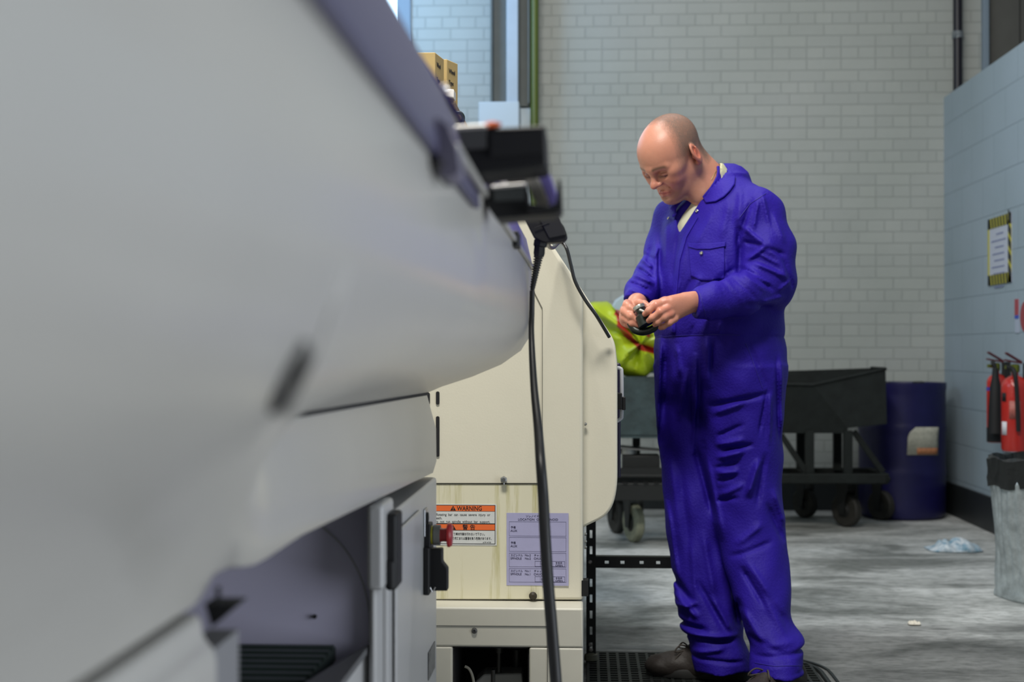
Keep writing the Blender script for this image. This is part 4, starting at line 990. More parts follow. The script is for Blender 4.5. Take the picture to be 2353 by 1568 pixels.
for y0_ in (0, 44):
    vs = [(136, 15.0+y0_), (149, 15.0+y0_), (142.5, 3.8+y0_)]
    g.prism([M @ Vector((a, -b, 1.3)) for a, b in vs], [M @ Vector((a, -b, 1.5)) for a, b in vs])
g.build('warning_triangle', M_ink, wl)
g = G()
for y0_ in (0, 44):
    prect(g, M, 142.0, 7.4+y0_, 143.2, 12.0+y0_, 1.5, 1.7); prect(g, M, 142.0, 12.7+y0_, 143.2, 14+y0_, 1.5, 1.7)
g.build('exclamation_mark', M_or, wl)
M = PM(1164, 1179, Yl)
M_lil = mat('label_lilac', (.41, .40, .60), .45, var=.06, vscale=30)
g = G(); prect(g, M, 0, 0, 142.5, 166.5, 0, .8); sl_ = g.build('solenoid_label', M_lil, cream); sl_['label'] = 'lilac solenoid location label'
M_in2 = mat('label_ink_violet', (.05, .045, .09), .5)
g = G()
def fr(x0, y0, x1, y1, w): 
    for a in ((x0, y0, x1, y0+w), (x0, y1-w, x1, y1), (x0, y0, x0+w, y1), (x1-w, y0, x1, y1)): prect(g, M, *a, .8, 1.1)
for y0_, y1_ in ((20, 53), (56, 88.5), (92, 124), (127.5, 159)): fr(6, y0_, 137, y1_, .45)
for y0_ in (110.5, 145.5): fr(65, y0_, 134, y0_+12.5, .6); prect(g, M, 77, y0_, 77.6, y0_+12.5, .8, 1.1)
g.build('label_frame', M_in2, sl_)
lines(M, [('ソレノイド配置', 44, 9.6, 6.4, .95, 'LEFT', .05), ('LOCATION  OF  SOLENOID', 26.5, 17.2, 7.0, 1.06, 'LEFT', .08),
          ('予備', 9.5, 35.5, 6.2, .95, 'LEFT', .1), ('AUX', 9.2, 43.3, 6.8, 1.08, 'LEFT', .08), ('予備', 9.5, 71, 6.2, .95, 'LEFT', .1), ('AUX', 9.2, 78.6, 6.8, 1.08, 'LEFT', .08),
          ('スピンドル', 9.2, 99.6, 6.4, .88, 'LEFT', .05), ('No.2', 42, 99.3, 6.8, 1, 'LEFT', .05), ('チャック', 63, 99.6, 6.4, .92, 'LEFT', .05),
          ('SPINDLE', 9.2, 106.8, 6.8, 1.0, 'LEFT', .08), ('No.2', 42, 106.8, 6.8, 1, 'LEFT', .08), ('CHUCK', 62.5, 106.8, 6.8, .98, 'LEFT', .08), ('SOL', 79.5, 119.5, 6.8, 1, 'LEFT', .05), ('ゆるめ', 112.5, 116, 5.2, 1, 'LEFT', .05), ('OPEN', 112, 122, 6, 1.1, 'LEFT', .05),
          ('スピンドル', 9.2, 135.6, 6.4, .88, 'LEFT', .05), ('No.1', 42, 135.3, 6.8, 1, 'LEFT', .05), ('チャック', 63, 135.6, 6.4, .92, 'LEFT', .05),
          ('SPINDLE', 9.2, 142.8, 6.8, 1.0, 'LEFT', .08), ('No.1', 42, 142.8, 6.8, 1, 'LEFT', .08), ('CHUCK', 62.5, 142.8, 6.8, .98, 'LEFT', .08), ('SOL', 79.5, 154.5, 6.8, 1, 'LEFT', .05), ('ゆるめ', 112.5, 151, 5.2, 1, 'LEFT', .05), ('OPEN', 112, 157, 6, 1.1, 'LEFT', .05)], 'lettering', M_in2, sl_, 1.15)
# ---- cable arching behind the pendant over the cream lathe's slope
g = G(); Yc = 3.36
g.tube([W(1260, 552, 2.66), W(1262, 567, 2.85), W(1272, 569, 3.15), W(1288, 556, Yc), (W(1302, 572, Yc)), W(1312, 610, Yc), W(1322, 648, Yc), W(1345, 690, Yc), W(1368, 722, Yc), W(1384, 748, Yc+.03), W(1400, 775, Yc+.05)], .0042, 12, sub=6)
tag(g.build('thin_cable', mat('cable_dark_grey', (.025, .027, .03), .35)), 'thin dark cable looping down the sloped edge of the cream lathe', 'cable')
# ---- control box on top carrying the cartons
Yk = 3.5
g = G(); g.box((WX(800, Yk), Yk-.05, WZ(300, Yk)), (WX(1030, Yk), 4.2, WZ(246, Yk))); tag(g.build('junction_box', mat('box_grey', (.25, .25, .26), .5), bevel=.006), 'grey junction box on the cream lathe carrying the cartons, almost hidden', 'box')
M_card = mat('cardboard', (.50, .36, .15), .7, var=.12, vscale=14)
M_mark = mat('marker_ink', (.03, .025, .02), .7)
def carton(pa, pb, ptop, pbot, pside, ptop2, words, label, depth):
    # front face from pa..pb at Yk, right side receding to pside
    a = W(pa, ptop, Yk); b = W(pb, ptop, Yk); zt, zb_ = a.z, W(pb, pbot, Yk).z
    x1 = b.x; 
    Y2_ = Yk+depth; x2 = WX(pside, Y2_)
    t = thing('cardboard_carton', (x1, Yk, zb_), label, 'box', 'cardboard cartons on the cream lathe')
    P0 = [(a.x, Yk), (x1, Yk), (x2, Y2_), (a.x+(x2-x1), Y2_)]
    g = G(); g.exZ(P0, zb_, zt); g.build('carton_body', M_card, t, bevel=.002)
    d = Vector((x2-x1, Y2_-Yk, 0)); Ld = d.length; d.normalize(); ang = math.atan2(d.y, d.x)
    items = []
    for s, v, sz in words: items.append((s, Ld*.16, v*(zt-zb_), sz*1.25, .85, 'LEFT', .0002))
    Mx = Matrix.Translation((x1+.0006, Yk-.0006, zb_)) @ Matrix.Rotation(ang, 4, 'Z') @ Matrix.Rotation(math.pi/2, 4, 'X')
    text_join(items, Mx).build('handwriting', M_mark, t, smooth=0)
    return t
Yk = 3.62
carton(1018, 1027, 136, 236, 1052, 150, [('Wheel', .70, .013), ('Type', .44, .013)], 'right cardboard carton with handwriting on the cream lathe', .062)
Yk = 3.5
carton(930, 1000, 121, 236, 1020, 137, [('Wheel', .74, .013), ('Type', .44, .013)], 'left cardboard carton, nearer the camera, partly hidden by the grey lathe', .085)
g = G(); Yk = 3.56
P = [(1004, 214), (1049, 217), (1049, 236), (1030, 234), (1004, 232)]
g.exY(xz(P, Yk), Yk-.07, Yk-.02); tag(g.build('paper_sheet', mat('white_paper', (.75, .72, .70), .6), bevel=.002), 'folded white paper sticking out under the cardboard cartons', 'paper')
g = G(); g.box((WX(930, Yk), Yk-.06, WZ(247, Yk)), (WX(1050, Yk), Yk+.5, WZ(238, Yk))); tag(g.build('card_tray', mat('card_tray', (.33, .24, .12), .7), bevel=.002), 'flat brown cardboard tray beneath the two cartons', 'tray')
g = G(); Yk = 3.45
g.tube([W(1020, 236, Yk+.08), W(1036, 250, Yk), W(1046, 258, Yk), W(1058, 260, Yk), W(1064, 268, Yk), W(1063, 278, Yk), W(1055, 292, Yk), W(1030, 300, Yk)], .0045, 10, sub=6)
tag(g.build('looped_cable', mat('cable_dark_green', (.012, .02, .02), .4)), 'short dark cable loop below the cardboard cartons', 'cable')
# ================================================================== SIGNED-DISTANCE MODELLING (numpy surface nets) FOR THE FIGURE
def grid_axes(lo, hi, spans):
    """non-uniform axis: spans = [(a, b, h_fine)...], h_coarse last"""
    out = [lo]; hc = spans[-1]
    while out[-1] < hi:
        x = out[-1]; h = hc
        for a, b, hf in spans[:-1]:
            if a <= x < b: h = min(h, hf)
            elif x < a and x+h > a: h = min(h, max(a-x, hf))
        out.append(x+h)
    return np.array(out, np.float64)
class Field:
    def __init__(s, xs, ys, zs):
        s.a = (xs, ys, zs); s.F = np.full((len(xs), len(ys), len(zs)), 0.5, np.float32)
    def sl(s, lo, hi):
        r = []
        for ax, l, h in zip(s.a, lo, hi):
            i = max(int(np.searchsorted(ax, l))-1, 0); j = min(int(np.searchsorted(ax, h))+1, len(ax)); r.append(slice(i, max(j, i)))
        return tuple(r)
    def put(s, fn, lo, hi, k=0.01, op='u', pad=None):
        pad = k*1.2+.012 if pad is None else pad
        q = s.sl(np.array(lo)-pad, np.array(hi)+pad)
        X = s.a[0][q[0]][:, None, None]; Y = s.a[1][q[1]][None, :, None]; Z = s.a[2][q[2]][None, None, :]
        if X.size == 0 or Y.size == 0 or Z.size == 0: return
        d = fn(X, Y, Z); A = s.F[q]
        if op == 'u': B = d
        elif op == 's': A = -A; B = d          # subtract: max(A,-d) = -min(-A,d)
        if k > 0:
            h = np.maximum(k-np.abs(A-B), 0)/k; R = np.minimum(A, B)-h*h*k*.25
        else: R = np.minimum(A, B)
        s.F[q] = -R if op == 's' else R
    def disp(s, fn, lo, hi):
        q = s.sl(lo, hi)
        X = s.a[0][q[0]][:, None, None]; Y = s.a[1][q[1]][None, :, None]; Z = s.a[2][q[2]][None, None, :]
        if X.size and Y.size and Z.size: s.F[q] -= fn(X, Y, Z)
    def mesh(s, name):
        F = s.F; xs, ys, zs = s.a; S = F < 0
        c = np.zeros(tuple(n-1 for n in F.shape), np.int8)
        for i in (0, 1):
            for j in (0, 1):
                for k in (0, 1): c += S[i:F.shape[0]-1+i, j:F.shape[1]-1+j, k:F.shape[2]-1+k]
        I, J, K = np.nonzero((c > 0) & (c < 8)); n = len(I)
        idx = np.full(c.shape, -1, np.int32); idx[I, J, K] = np.arange(n)
        acc = np.zeros((n, 3)); cnt = np.zeros(n)
        def P(i, j, k): return np.stack([xs[I+i], ys[J+j], zs[K+k]], 1)
        E = []
        for i in (0, 1):
            for j in (0, 1): E += [((i, j, 0), (i, j, 1)), ((i, 0, j), (i, 1, j)), ((0, i, j), (1, i, j))]
        for a, b in E:
            fa = F[I+a[0], J+a[1], K+a[2]].astype(float); fb = F[I+b[0], J+b[1], K+b[2]].astype(float)
            m = (fa < 0) != (fb < 0); t = np.where(m, fa/np.where(m, fa-fb, 1), 0)[:, None]
            p = P(*a)*(1-t)+P(*b)*t; acc[m] += p[m]; cnt[m] += 1
        V = acc/cnt[:, None]; faces = []
        for ax in range(3):
            o = [x for x in range(3) if x != ax]
            sa = [slice(None)]*3; sb = [slice(None)]*3; sa[ax] = slice(0, -1); sb[ax] = slice(1, None)
            for u in o:
                sa[u] = slice(1, -1); sb[u] = slice(1, -1)
            A = S[tuple(sa)]; B = S[tuple(sb)]
            w = np.array(np.nonzero(A != B)).T; flip = A[tuple(w.T)]
            base = w.copy(); base[:, o[0]] += 1; base[:, o[1]] += 1
            qd = []
            for d0, d1 in ((-1, -1), (0, -1), (0, 0), (-1, 0)):
                t = base.copy(); t[:, o[0]] += d0; t[:, o[1]] += d1; qd.append(idx[t[:, 0], t[:, 1], t[:, 2]])
            Q = np.stack(qd, 1)
            if ax == 1: flip = ~flip
            Q[~flip] = Q[~flip][:, ::-1]; faces.append(Q[(Q >= 0).all(1)])
        Fc = np.concatenate(faces)
        me = bpy.data.meshes.new(name); me.vertices.add(n); me.vertices.foreach_set('co', V.astype(np.float32).ravel())
        me.loops.add(len(Fc)*4); me.loops.foreach_set('vertex_index', Fc.astype(np.int32).ravel())
        me.polygons.add(len(Fc)); me.polygons.foreach_set('loop_start', np.arange(0, len(Fc)*4, 4, dtype=np.int32)); me.polygons.foreach_set('loop_total', np.full(len(Fc), 4, np.int32))
        me.update(calc_edges=True); me.validate(); return me
def V3(p): return np.array([p[0], p[1], p[2]], float)
def cone_fn(a, b, ra, rb, flat=None, fs=1.0):
    a = V3(a); b = V3(b); ab = b-a; L2 = ab @ ab+1e-12
    fl = None if flat is None else V3(flat)/np.linalg.norm(V3(flat))
    if fl is not None and L2 > 1e-8:
        fl = fl-ab*(fl @ ab)/L2; fl /= np.linalg.norm(fl)
    def fn(X, Y, Z):
        px, py, pz = X-a[0], Y-a[1], Z-a[2]
        t = np.clip((px*ab[0]+py*ab[1]+pz*ab[2])/L2, 0, 1)
        ex, ey, ez = px-ab[0]*t, py-ab[1]*t, pz-ab[2]*t
        d2 = ex*ex+ey*ey+ez*ez
        if fl is not None:
            f = ex*fl[0]+ey*fl[1]+ez*fl[2]; d2 = d2+(fs*fs-1)*f*f
            return (np.sqrt(d2)-(ra+(rb-ra)*t))/max(1, fs**.5)
        return np.sqrt(d2)-(ra+(rb-ra)*t)
    m = max(ra, rb); return fn, np.minimum(a, b)-m, np.maximum(a, b)+m
def ell_fn(c, R, r):
    c = V3(c); R = np.array(R, float); r = np.array(r, float); m = r.max()
    def fn(X, Y, Z):
        px, py, pz = X-c[0], Y-c[1], Z-c[2]
        q = [(px*R[i][0]+py*R[i][1]+pz*R[i][2])/r[i] for i in range(3)]
        k0 = np.sqrt(q[0]**2+q[1]**2+q[2]**2); k1 = np.sqrt((q[0]/r[0])**2+(q[1]/r[1])**2+(q[2]/r[2])**2)
        return k0*(k0-1)/np.maximum(k1, 1e-6)
    return fn, c-m, c+m
def loft_fn(st, zlo, zhi, rot):
    """st: rows (z, cx, cy, a, b), elliptical sections whose first axis is rot"""
    st = sorted(st); A = np.array(st); zz = A[:, 0]
    zf = np.linspace(zz[0], zz[-1], 200)
    cols = []
    for i in range(1, 5):
        v = np.interp(zf, zz, A[:, i]); kern = np.hanning(15); kern /= kern.sum(); v = np.convolve(np.pad(v, 7, 'edge'), kern, 'valid'); cols.append(v)
    ux, uy = rot
    def fn(X, Y, Z):
        z = Z.ravel(); f = [np.interp(z, zf, c)[None, None, :] for c in cols]
        dx, dy = X-f[0], Y-f[1]; u = (dx*ux+dy*uy); v = (-dx*uy+dy*ux)
        k0 = np.sqrt((u/f[2])**2+(v/f[3])**2); k1 = np.sqrt((u/f[2]**2)**2+(v/f[3]**2)**2)
        d = k0*(k0-1)/np.maximum(k1, 1e-3)
        return np.maximum(np.maximum(d, zlo-Z), Z-zhi)
    m = np.maximum(A[:, 3], A[:, 4]).max()
    return fn, np.array([A[:, 1].min()-m, A[:, 2].min()-m, zlo]), np.array([A[:, 1].max()+m, A[:, 2].max()+m, zhi])

# ================================================================== THE MAN
DM = 4.27; KP = DM/FPX
def M(px, py, dy=0.0): return W(px, py, DM+dy)
def mz(py): return W(1650, py, DM).z
FW = Vector((-.79, -.62, 0)).normalized(); LF = Vector((.62, -.79, 0)).normalized()
man = thing('person', (M(1650, 1500).x, DM, 0), 'bald man in a royal blue boiler suit looking down at a part in his hands', 'person')
M_cov = mat('royal_blue_cotton', (0.023, 0.009, 0.30), 0.62, spec=0.2, var=0.15, vscale=9, bump=0.2, bscale=150)
def F_new(x0, x1, y0, y1, z0, z1, h): return Field(np.arange(x0, x1, h), np.arange(y0, y1, h), np.arange(z0, z1, h))
cov = F_new(M(1410, 700).x, M(1880, 700).x, DM-.40, DM+.36, mz(1562), mz(372), .0042)
def P_(f, prim, k=.02, op='u'): cov_fn, lo, hi = prim; f.put(cov_fn, lo, hi, k, op)
pxr = lambda v: v*KP
LXY = (LF.x, LF.y)
torso = [(mz(412), M(1654, 0).x, DM+.01, .070, .060), (mz(432), M(1651, 0).x, DM, .100, .070), (mz(455), M(1648, 0).x, DM, .135, .085), (mz(490), M(1645, 0).x, DM, .185, .115), (mz(540), M(1642, 0).x, DM, .205, .140), (mz(600), M(1640, 0).x, DM, .208, .160),
         (mz(680), M(1644, 0).x, DM, .212, .176), (mz(760), M(1651, 0).x, DM, .214, .180), (mz(776), M(1652, 0).x, DM, .208, .174), (mz(800), M(1653, 0).x, DM, .214, .178), (mz(870), M(1656, 0).x, DM, .212, .172), (mz(910), M(1657, 0).x, DM, .200, .155), (mz(950), M(1657, 0).x, DM, .165, .110), (mz(985), M(1657, 0).x, DM, .12, .06)]
def build_torso(inset=0.0):
    return loft_fn([(z, x, y, a-inset, b-inset) for z, x, y, a, b in torso], mz(980), mz(410), LXY)
P_(cov, build_torso(), .02)
# yoke and shoulders
P_(cov, cone_fn(M(1660, 432, .01), M(1742, 492, -.12), .052, .068), .05)
P_(cov, cone_fn(M(1648, 432, .02), M(1548, 505, .12), .052, .062), .05)
P_(cov, cone_fn(M(1675, 425, .04), M(1690, 520, .05), .06, .09), .05)
# legs
XA = (1.0, 0.0)
near_ = [(860, 1706, -.06, 93, .130), (950, 1706, -.06, 92, .128), (1050, 1709, -.06, 88, .122), (1100, 1711, -.065, 84, .118), (1180, 1718, -.07, 80, .112), (1230, 1727, -.07, 77, .108), (1290, 1737, -.075, 75, .106),
        (1350, 1748, -.08, 68, .100), (1410, 1756, -.085, 60, .094), (1440, 1764, -.088, 61, .094), (1462, 1781, -.092, 68, .098), (1476, 1789, -.095, 62, .094), (1500, 1786, -.10, 60, .092), (1548, 1784, -.105, 60, .090)]
farl_ = [(860, 1602, .06, 94, .125), (950, 1600, .06, 89, .122), (1050, 1601, .06, 84, .116), (1100, 1602, .065, 81, .112), (1180, 1606, .065, 78, .108), (1230, 1610, .07, 77, .105), (1300, 1619, .07, 76, .104),
        (1350, 1626, .065, 76, .102), (1400, 1634, .06, 75, .100), (1438, 1634, .055, 75, .100), (1456, 1637, .05, 66, .094), (1472, 1646, .05, 62, .090), (1500, 1655, .045, 66, .092), (1538, 1662, .045, 64, .090)]
near = [(a, b, c-max(0, (a-1150)/400)**1.2*.17, d, e) for a, b, c, d, e in near_]
farl = [(a, b, c-max(0, (a-1000)/540)*.10, d, min(e, .104 if a > 1000 else 1)) for a, b, c, d, e in farl_]
def leg(rows, zlo, zhi=None, ins=0):
    return loft_fn([(M(px, py, dy).z, M(px, py, dy).x, DM+dy, pxr(a)*(DM+dy)/DM-ins, b-ins) for py, px, dy, a, b in rows], zlo, mz(850), XA)
P_(cov, leg(farl, M(1650, 1538, farl[-1][2]).z), .035); P_(cov, leg(near, M(1784, 1548, near[-1][2]).z), .035)
# sleeves
def sleeve(pts, rs, wrist, wr, cutdir, k=.035):
    prims = [cone_fn(pts[i], pts[i+1], rs[i], rs[i+1]) for i in range(len(pts)-1)]
    e = V3(pts[-1]); cd = V3(cutdir)/np.linalg.norm(V3(cutdir))
    hole = cone_fn(pts[-2], wrist, wr, wr)
    lo = np.min([p[1] for p in prims], 0); hi = np.max([p[2] for p in prims], 0)
    def fn(X, Y, Z):
        d = prims[0][0](X, Y, Z)
        for p in prims[1:]:
            q = p[0](X, Y, Z); h = np.maximum(.03-np.abs(d-q), 0)/.03; d = np.minimum(d, q)-h*h*.0075
        d = np.maximum(d, (X-e[0])*cd[0]+(Y-e[1])*cd[1]+(Z-e[2])*cd[2])
        hd = hole[0](X, Y, Z); inside = (X-e[0])*cd[0]+(Y-e[1])*cd[1]+(Z-e[2])*cd[2]+.025
        return np.maximum(d, -np.maximum(hd, -inside))
    return fn, lo, hi, k
Lp = [M(1744, 492, -.12), M(1768, 570, -.15), M(1765, 642, -.16), M(1700, 678, -.24), M(1640, 692, -.28), M(1597, 698, -.305)]
Lr = [.070, .069, .067, .056, .046, .0395]
fn, lo, hi, k = sleeve(Lp, Lr, M(1560, 702, -.32), .029, Vector((-1, -.35, -.12))); cov.put(fn, lo, hi, .022)
Rp = [M(1546, 508, .11), M(1527, 575, .10), M(1500, 635, .02), M(1474, 672, -.10), M(1464, 692, -.16)]
Rr = [.060, .055, .050, .043, .040]
fn, lo, hi, k = sleeve(Rp, Rr, M(1455, 716, -.22), .030, Vector((-.15, -.45, -1))); cov.put(fn, lo, hi, .022)
# elbow fullness
P_(cov, ell_fn(M(1772, 655, -.13), np.eye(3), (.058, .06, .060)), .05)
# folds: ridges (h>0) and valleys (h<0) painted in the XZ plane of the cloth facing the lens, width w px, height in mm
FOLDS = [ # chest and yoke
 (1700, 440, 1688, 520, 8, 3), (1720, 470, 1690, 560, 6, -5), (1745, 455, 1758, 520, 5, 3), (1690, 520, 1694, 600, 7, -6), (1672, 470, 1655, 545, 9, 3), (1630, 500, 1600, 560, 8, 2.5),
 (1560, 540, 1545, 640, 6, -4), (1575, 560, 1560, 650, 8, 3), (1525, 520, 1518, 620, 6, -4), (1535, 500, 1532, 600, 7, 3), (1512, 540, 1510, 660, 5, 3), (1590, 640, 1560, 700, 7, -5), (1605, 640, 1575, 700, 7, 4), (1560, 650, 1545, 720, 6, 4),
 (1700, 560, 1690, 640, 8, -7), (1682, 620, 1640, 650, 6, -5), (1660, 600, 1668, 640, 5, 3), (1550, 720, 1545, 765, 6, 3), (1620, 735, 1612, 770, 5, 4), (1650, 745, 1646, 772, 5, 3), (1590, 750, 1586, 772, 4, -3),
 # near sleeve
 (1700, 525, 1760, 585, 6, 4), (1706, 560, 1742, 570, 5, -4), (1755, 560, 1795, 640, 8, 3), (1712, 600, 1745, 575, 6, 5), (1745, 575, 1790, 590, 6, -5), (1725, 612, 1790, 640, 6, 5), (1700, 622, 1760, 668, 6, -6), (1690, 636, 1740, 672, 6, 5), (1672, 645, 1720, 690, 6, -5),
 (1655, 650, 1690, 700, 6, 4), (1640, 665, 1662, 712, 5, -4), (1770, 500, 1790, 560, 7, 2.5), (1790, 600, 1812, 660, 5, -3), (1740, 700, 1790, 685, 7, 3), (1700, 705, 1760, 705, 5, -3), (1624, 675, 1636, 725, 4, 2.5), (1607, 676, 1616, 722, 4, -2), (1735, 590, 1775, 612, 4, 3), (1720, 640, 1752, 656, 4, 4),
 (1780, 670, 1805, 650, 5, 3), (1735, 470, 1724, 530, 4, 3),
 # far sleeve
 (1480, 590, 1500, 612, 5, 4), (1470, 612, 1500, 640, 5, -5), (1458, 632, 1498, 652, 5, 4), (1448, 650, 1490, 668, 4, -4), (1500, 560, 1492, 600, 5, -4), (1520, 560, 1505, 590, 5, 3), (1446, 668, 1484, 682, 4, 3), (1482, 572, 1506, 590, 4, -3),
 # hips and front below the belt
 (1520, 790, 1516, 1020, 6, 6), (1536, 800, 1534, 1000, 9, -6), (1556, 800, 1562, 860, 6, 4), (1575, 860, 1566, 960, 7, 5), (1584, 900, 1600, 1020, 6, -5), (1595, 830, 1598, 1030, 6, 7), (1618, 780, 1622, 880, 9, 7), (1634, 790, 1628, 850, 5, -4), (1607, 880, 1608, 960, 6, -5),
 (1715, 795, 1760, 895, 6, -2), (1640, 930, 1752, 905, 7, -6), (1640, 948, 1700, 925, 7, 4), (1755, 905, 1740, 990, 4, -4), (1764, 910, 1762, 1010, 6, 4), (1790, 830, 1796, 990, 6, 3), (1780, 840, 1788, 1000, 5, -3),
 # thigh and knee
 (1650, 1000, 1700, 975, 6, -4), (1648, 1020, 1700, 1008, 7, 5), (1660, 1030, 1720, 1020, 6, -6), (1650, 1050, 1700, 1035, 7, 6), (1645, 1075, 1690, 1060, 6, -4), (1650, 1085, 1690, 1080, 7, 5), (1650, 1105, 1680, 1095, 5, -3), (1735, 1060, 1712, 1130, 8, 9), (1752, 1050, 1735, 1150, 7, -5), (1655, 1135, 1700, 1110, 7, 4), (1650, 1150, 1690, 1140, 5, -4), (1775, 1130, 1800, 1200, 8, 5), (1760, 1160, 1795, 1235, 7, -5),
 (1600, 1030, 1640, 1180, 8, -7), (1625, 1060, 1655, 1220, 8, 4), (1545, 1060, 1560, 1200, 10, 3), (1570, 1100, 1590, 1300, 10, -4),
 # shin
 (1690, 1240, 1740, 1200, 8, 4), (1680, 1270, 1760, 1240, 7, -4), (1700, 1300, 1740, 1370, 7, -6), (1715, 1290, 1775, 1380, 8, 5), (1745, 1360, 1785, 1435, 9, 4), (1752, 1345, 1790, 1410, 7, -3), (1700, 1390, 1735, 1450, 8, 6), (1715, 1440, 1780, 1470, 8, -7), (1690, 1370, 1700, 1440, 6, -6),
 (1730, 1478, 1845, 1466, 6, -9), (1740, 1455, 1800, 1445, 8, 6), (1742, 1500, 1800, 1492, 6, 5), (1760, 1512, 1830, 1508, 5, -4), (1728, 1520, 1842, 1528, 3, -2), (1790, 1478, 1825, 1520, 6, 3),
 (1540, 1180, 1560, 1330, 6, 4), (1545, 1330, 1600, 1400, 9, -6), (1560, 1380, 1600, 1420, 8, 6), (1558, 1400, 1600, 1390, 8, 7), (1560, 1440, 1620, 1450, 8, -8), (1580, 1470, 1680, 1475, 6, -6), (1590, 1460, 1690, 1462, 6, 5), (1600, 1500, 1660, 1490, 7, 4), (1640, 1380, 1680, 1450, 8, 5), (1610, 1350, 1660, 1440, 8, -6), (1620, 1240, 1640, 1360, 9, 4), (1590, 1260, 1600, 1370, 7, 3), (1600, 1515, 1700, 1522, 5, -4),
]
for x1, y1, x2, y2, wv, h in FOLDS:
    a = M(x1, y1, -.12); b = M(x2, y2, -.12); wm = wv*KP*.85; hm = h*(.0025 if (y1 < 720 and (x1 > 1695 or x1 < 1505)) else .0019 if y1 < 780 else .0025)*(1.0 if h > 0 else .85)
    ax_, az_, bx_, bz_ = a.x, a.z, b.x, b.z; L2 = (bx_-ax_)**2+(bz_-az_)**2
    def fd(X, Y, Z, ax_=ax_, az_=az_, bx_=bx_, bz_=bz_, L2=L2, wm=wm, hm=hm):
        t = np.clip(((X-ax_)*(bx_-ax_)+(Z-az_)*(bz_-az_))/L2, -.15, 1.15)
        d2 = (X-ax_-(bx_-ax_)*t)**2+(Z-az_-(bz_-az_)*t)**2
        e = np.minimum(1, np.minimum(t+.15, 1.15-t)/.3)
        return (hm*np.exp(-d2/(wm*wm))*e*np.exp(-((Y-DM+.12)/.20)**4)).astype(np.float32)
    m_ = wm*3
    cov.disp(fd, (min(ax_, bx_)-m_, DM-.42, min(az_, bz_)-m_), (max(ax_, bx_)+m_, DM+.2, max(az_, bz_)+m_))
# broad soft unevenness of loose cloth
def soft(X, Y, Z):
    return (.0022*np.sin(31*X+17*Z+6*Y)*np.sin(23*Z-19*Y+1.3)+.0014*np.sin(67*X-41*Z+9*Y+2)+.0010*np.sin(53*Z+60*X-30*Y)).astype(np.float32)
cov.disp(soft, (-9, -9, -9), (9, 9, 9))
# belt seam
zb0 = mz(773)
cov.disp(lambda X, Y, Z: (-.0028*np.exp(-((Z-zb0-.004*np.sin(20*X))/.0035)**2)*(X > M(1500, 0).x)).astype(np.float32)+0*Y.astype(np.float32), (-9, -9, mz(790)), (9, 9, mz(756)))
# neck opening and the open V at the front
ORGH = M(1541, 359, -.07)
nb = M(1645, 432, .0)
cov.put(*cone_fn(M(1624, 395, -.03), M(1640, 470, .0), .058, .060)[:1], *cone_fn(M(1624, 395, -.03), M(1640, 470, .0), .058, .060)[1:], k=.008, op='s')
def vcut(X, Y, Z):
    # open front between (1556,468),(1612,450) and the point (1563,532)
    P = [M(1551, 455, -.1), M(1625, 440, -.1), M(1562, 535, -.1)]
    d = np.full(np.broadcast(X, Z).shape, -9.0)
    for i in range(3):
        a, b = P[i], P[(i+1) % 3]; ex, ez = b.x-a.x, b.z-a.z; L = math.hypot(ex, ez)
        d = np.maximum(d, ((X-a.x)*(-ez)+(Z-a.z)*ex)/L*1.0)
    return np.maximum(d, Y-(DM-.03))
# orientation check of the triangle
_t = vcut(np.array([[[M(1580, 475).x]]]), np.array([[[DM-.1]]]), np.array([[[mz(475)]]]))
if _t[0, 0, 0] > 0:
    _o = vcut
    def vcut(X, Y, Z):
        P = [M(1551, 455, -.1), M(1562, 535, -.1), M(1625, 440, -.1)]
        d = np.full(np.broadcast(X, Z).shape, -9.0)
        for i in range(3):
            a, b = P[i], P[(i+1) % 3]; ex, ez = b.x-a.x, b.z-a.z; L = math.hypot(ex, ez)
            d = np.maximum(d, ((X-a.x)*(-ez)+(Z-a.z)*ex)/L)
        return np.maximum(d, Y-(DM-.03))
cov.put(vcut, (M(1540, 0).x, DM-.3, mz(540)), (M(1630, 0).x, DM, mz(430)), .004, 's')
me = cov.mesh('coveralls'); covo = link('coveralls', me, M_cov, man, smooth=180); covo['label'] = 'royal blue boiler suit'
covb = bvh_of(covo)
del cov
# t-shirt
ts = F_new(M(1520, 0).x, M(1740, 0).x, DM-.2, DM+.14, mz(560), mz(378), .004)
P_(ts, build_torso(.018), .01)
P_(ts, cone_fn(M(1655, 440, .01), M(1715, 490, -.09), .044, .045), .05); P_(ts, cone_fn(M(1648, 440, .02), M(1565, 500, .09), .044, .045), .05)
P_(ts, cone_fn(M(1629, 408, -.02), M(1640, 460, .0), .0590, .066), .02)
ts.put(*cone_fn(M(1610, 370, -.05), M(1630, 448, -.02), .052, .056)[:1], *cone_fn(M(1610, 370, -.05), M(1630, 448, -.02), .052, .056)[1:], k=.004, op='s')
ts.disp(lambda X, Y, Z: (.0015*np.sin(90*X+40*Z)*np.cos(30*Y+20*Z)).astype(np.float32), (-9, -9, -9), (9, 9, 9))
link('t_shirt', ts.mesh('t_shirt'), mat('tshirt_white', (.62, .62, .52), .8, vcol=(.60, .58, .36), vscale=8), man, smooth=180)
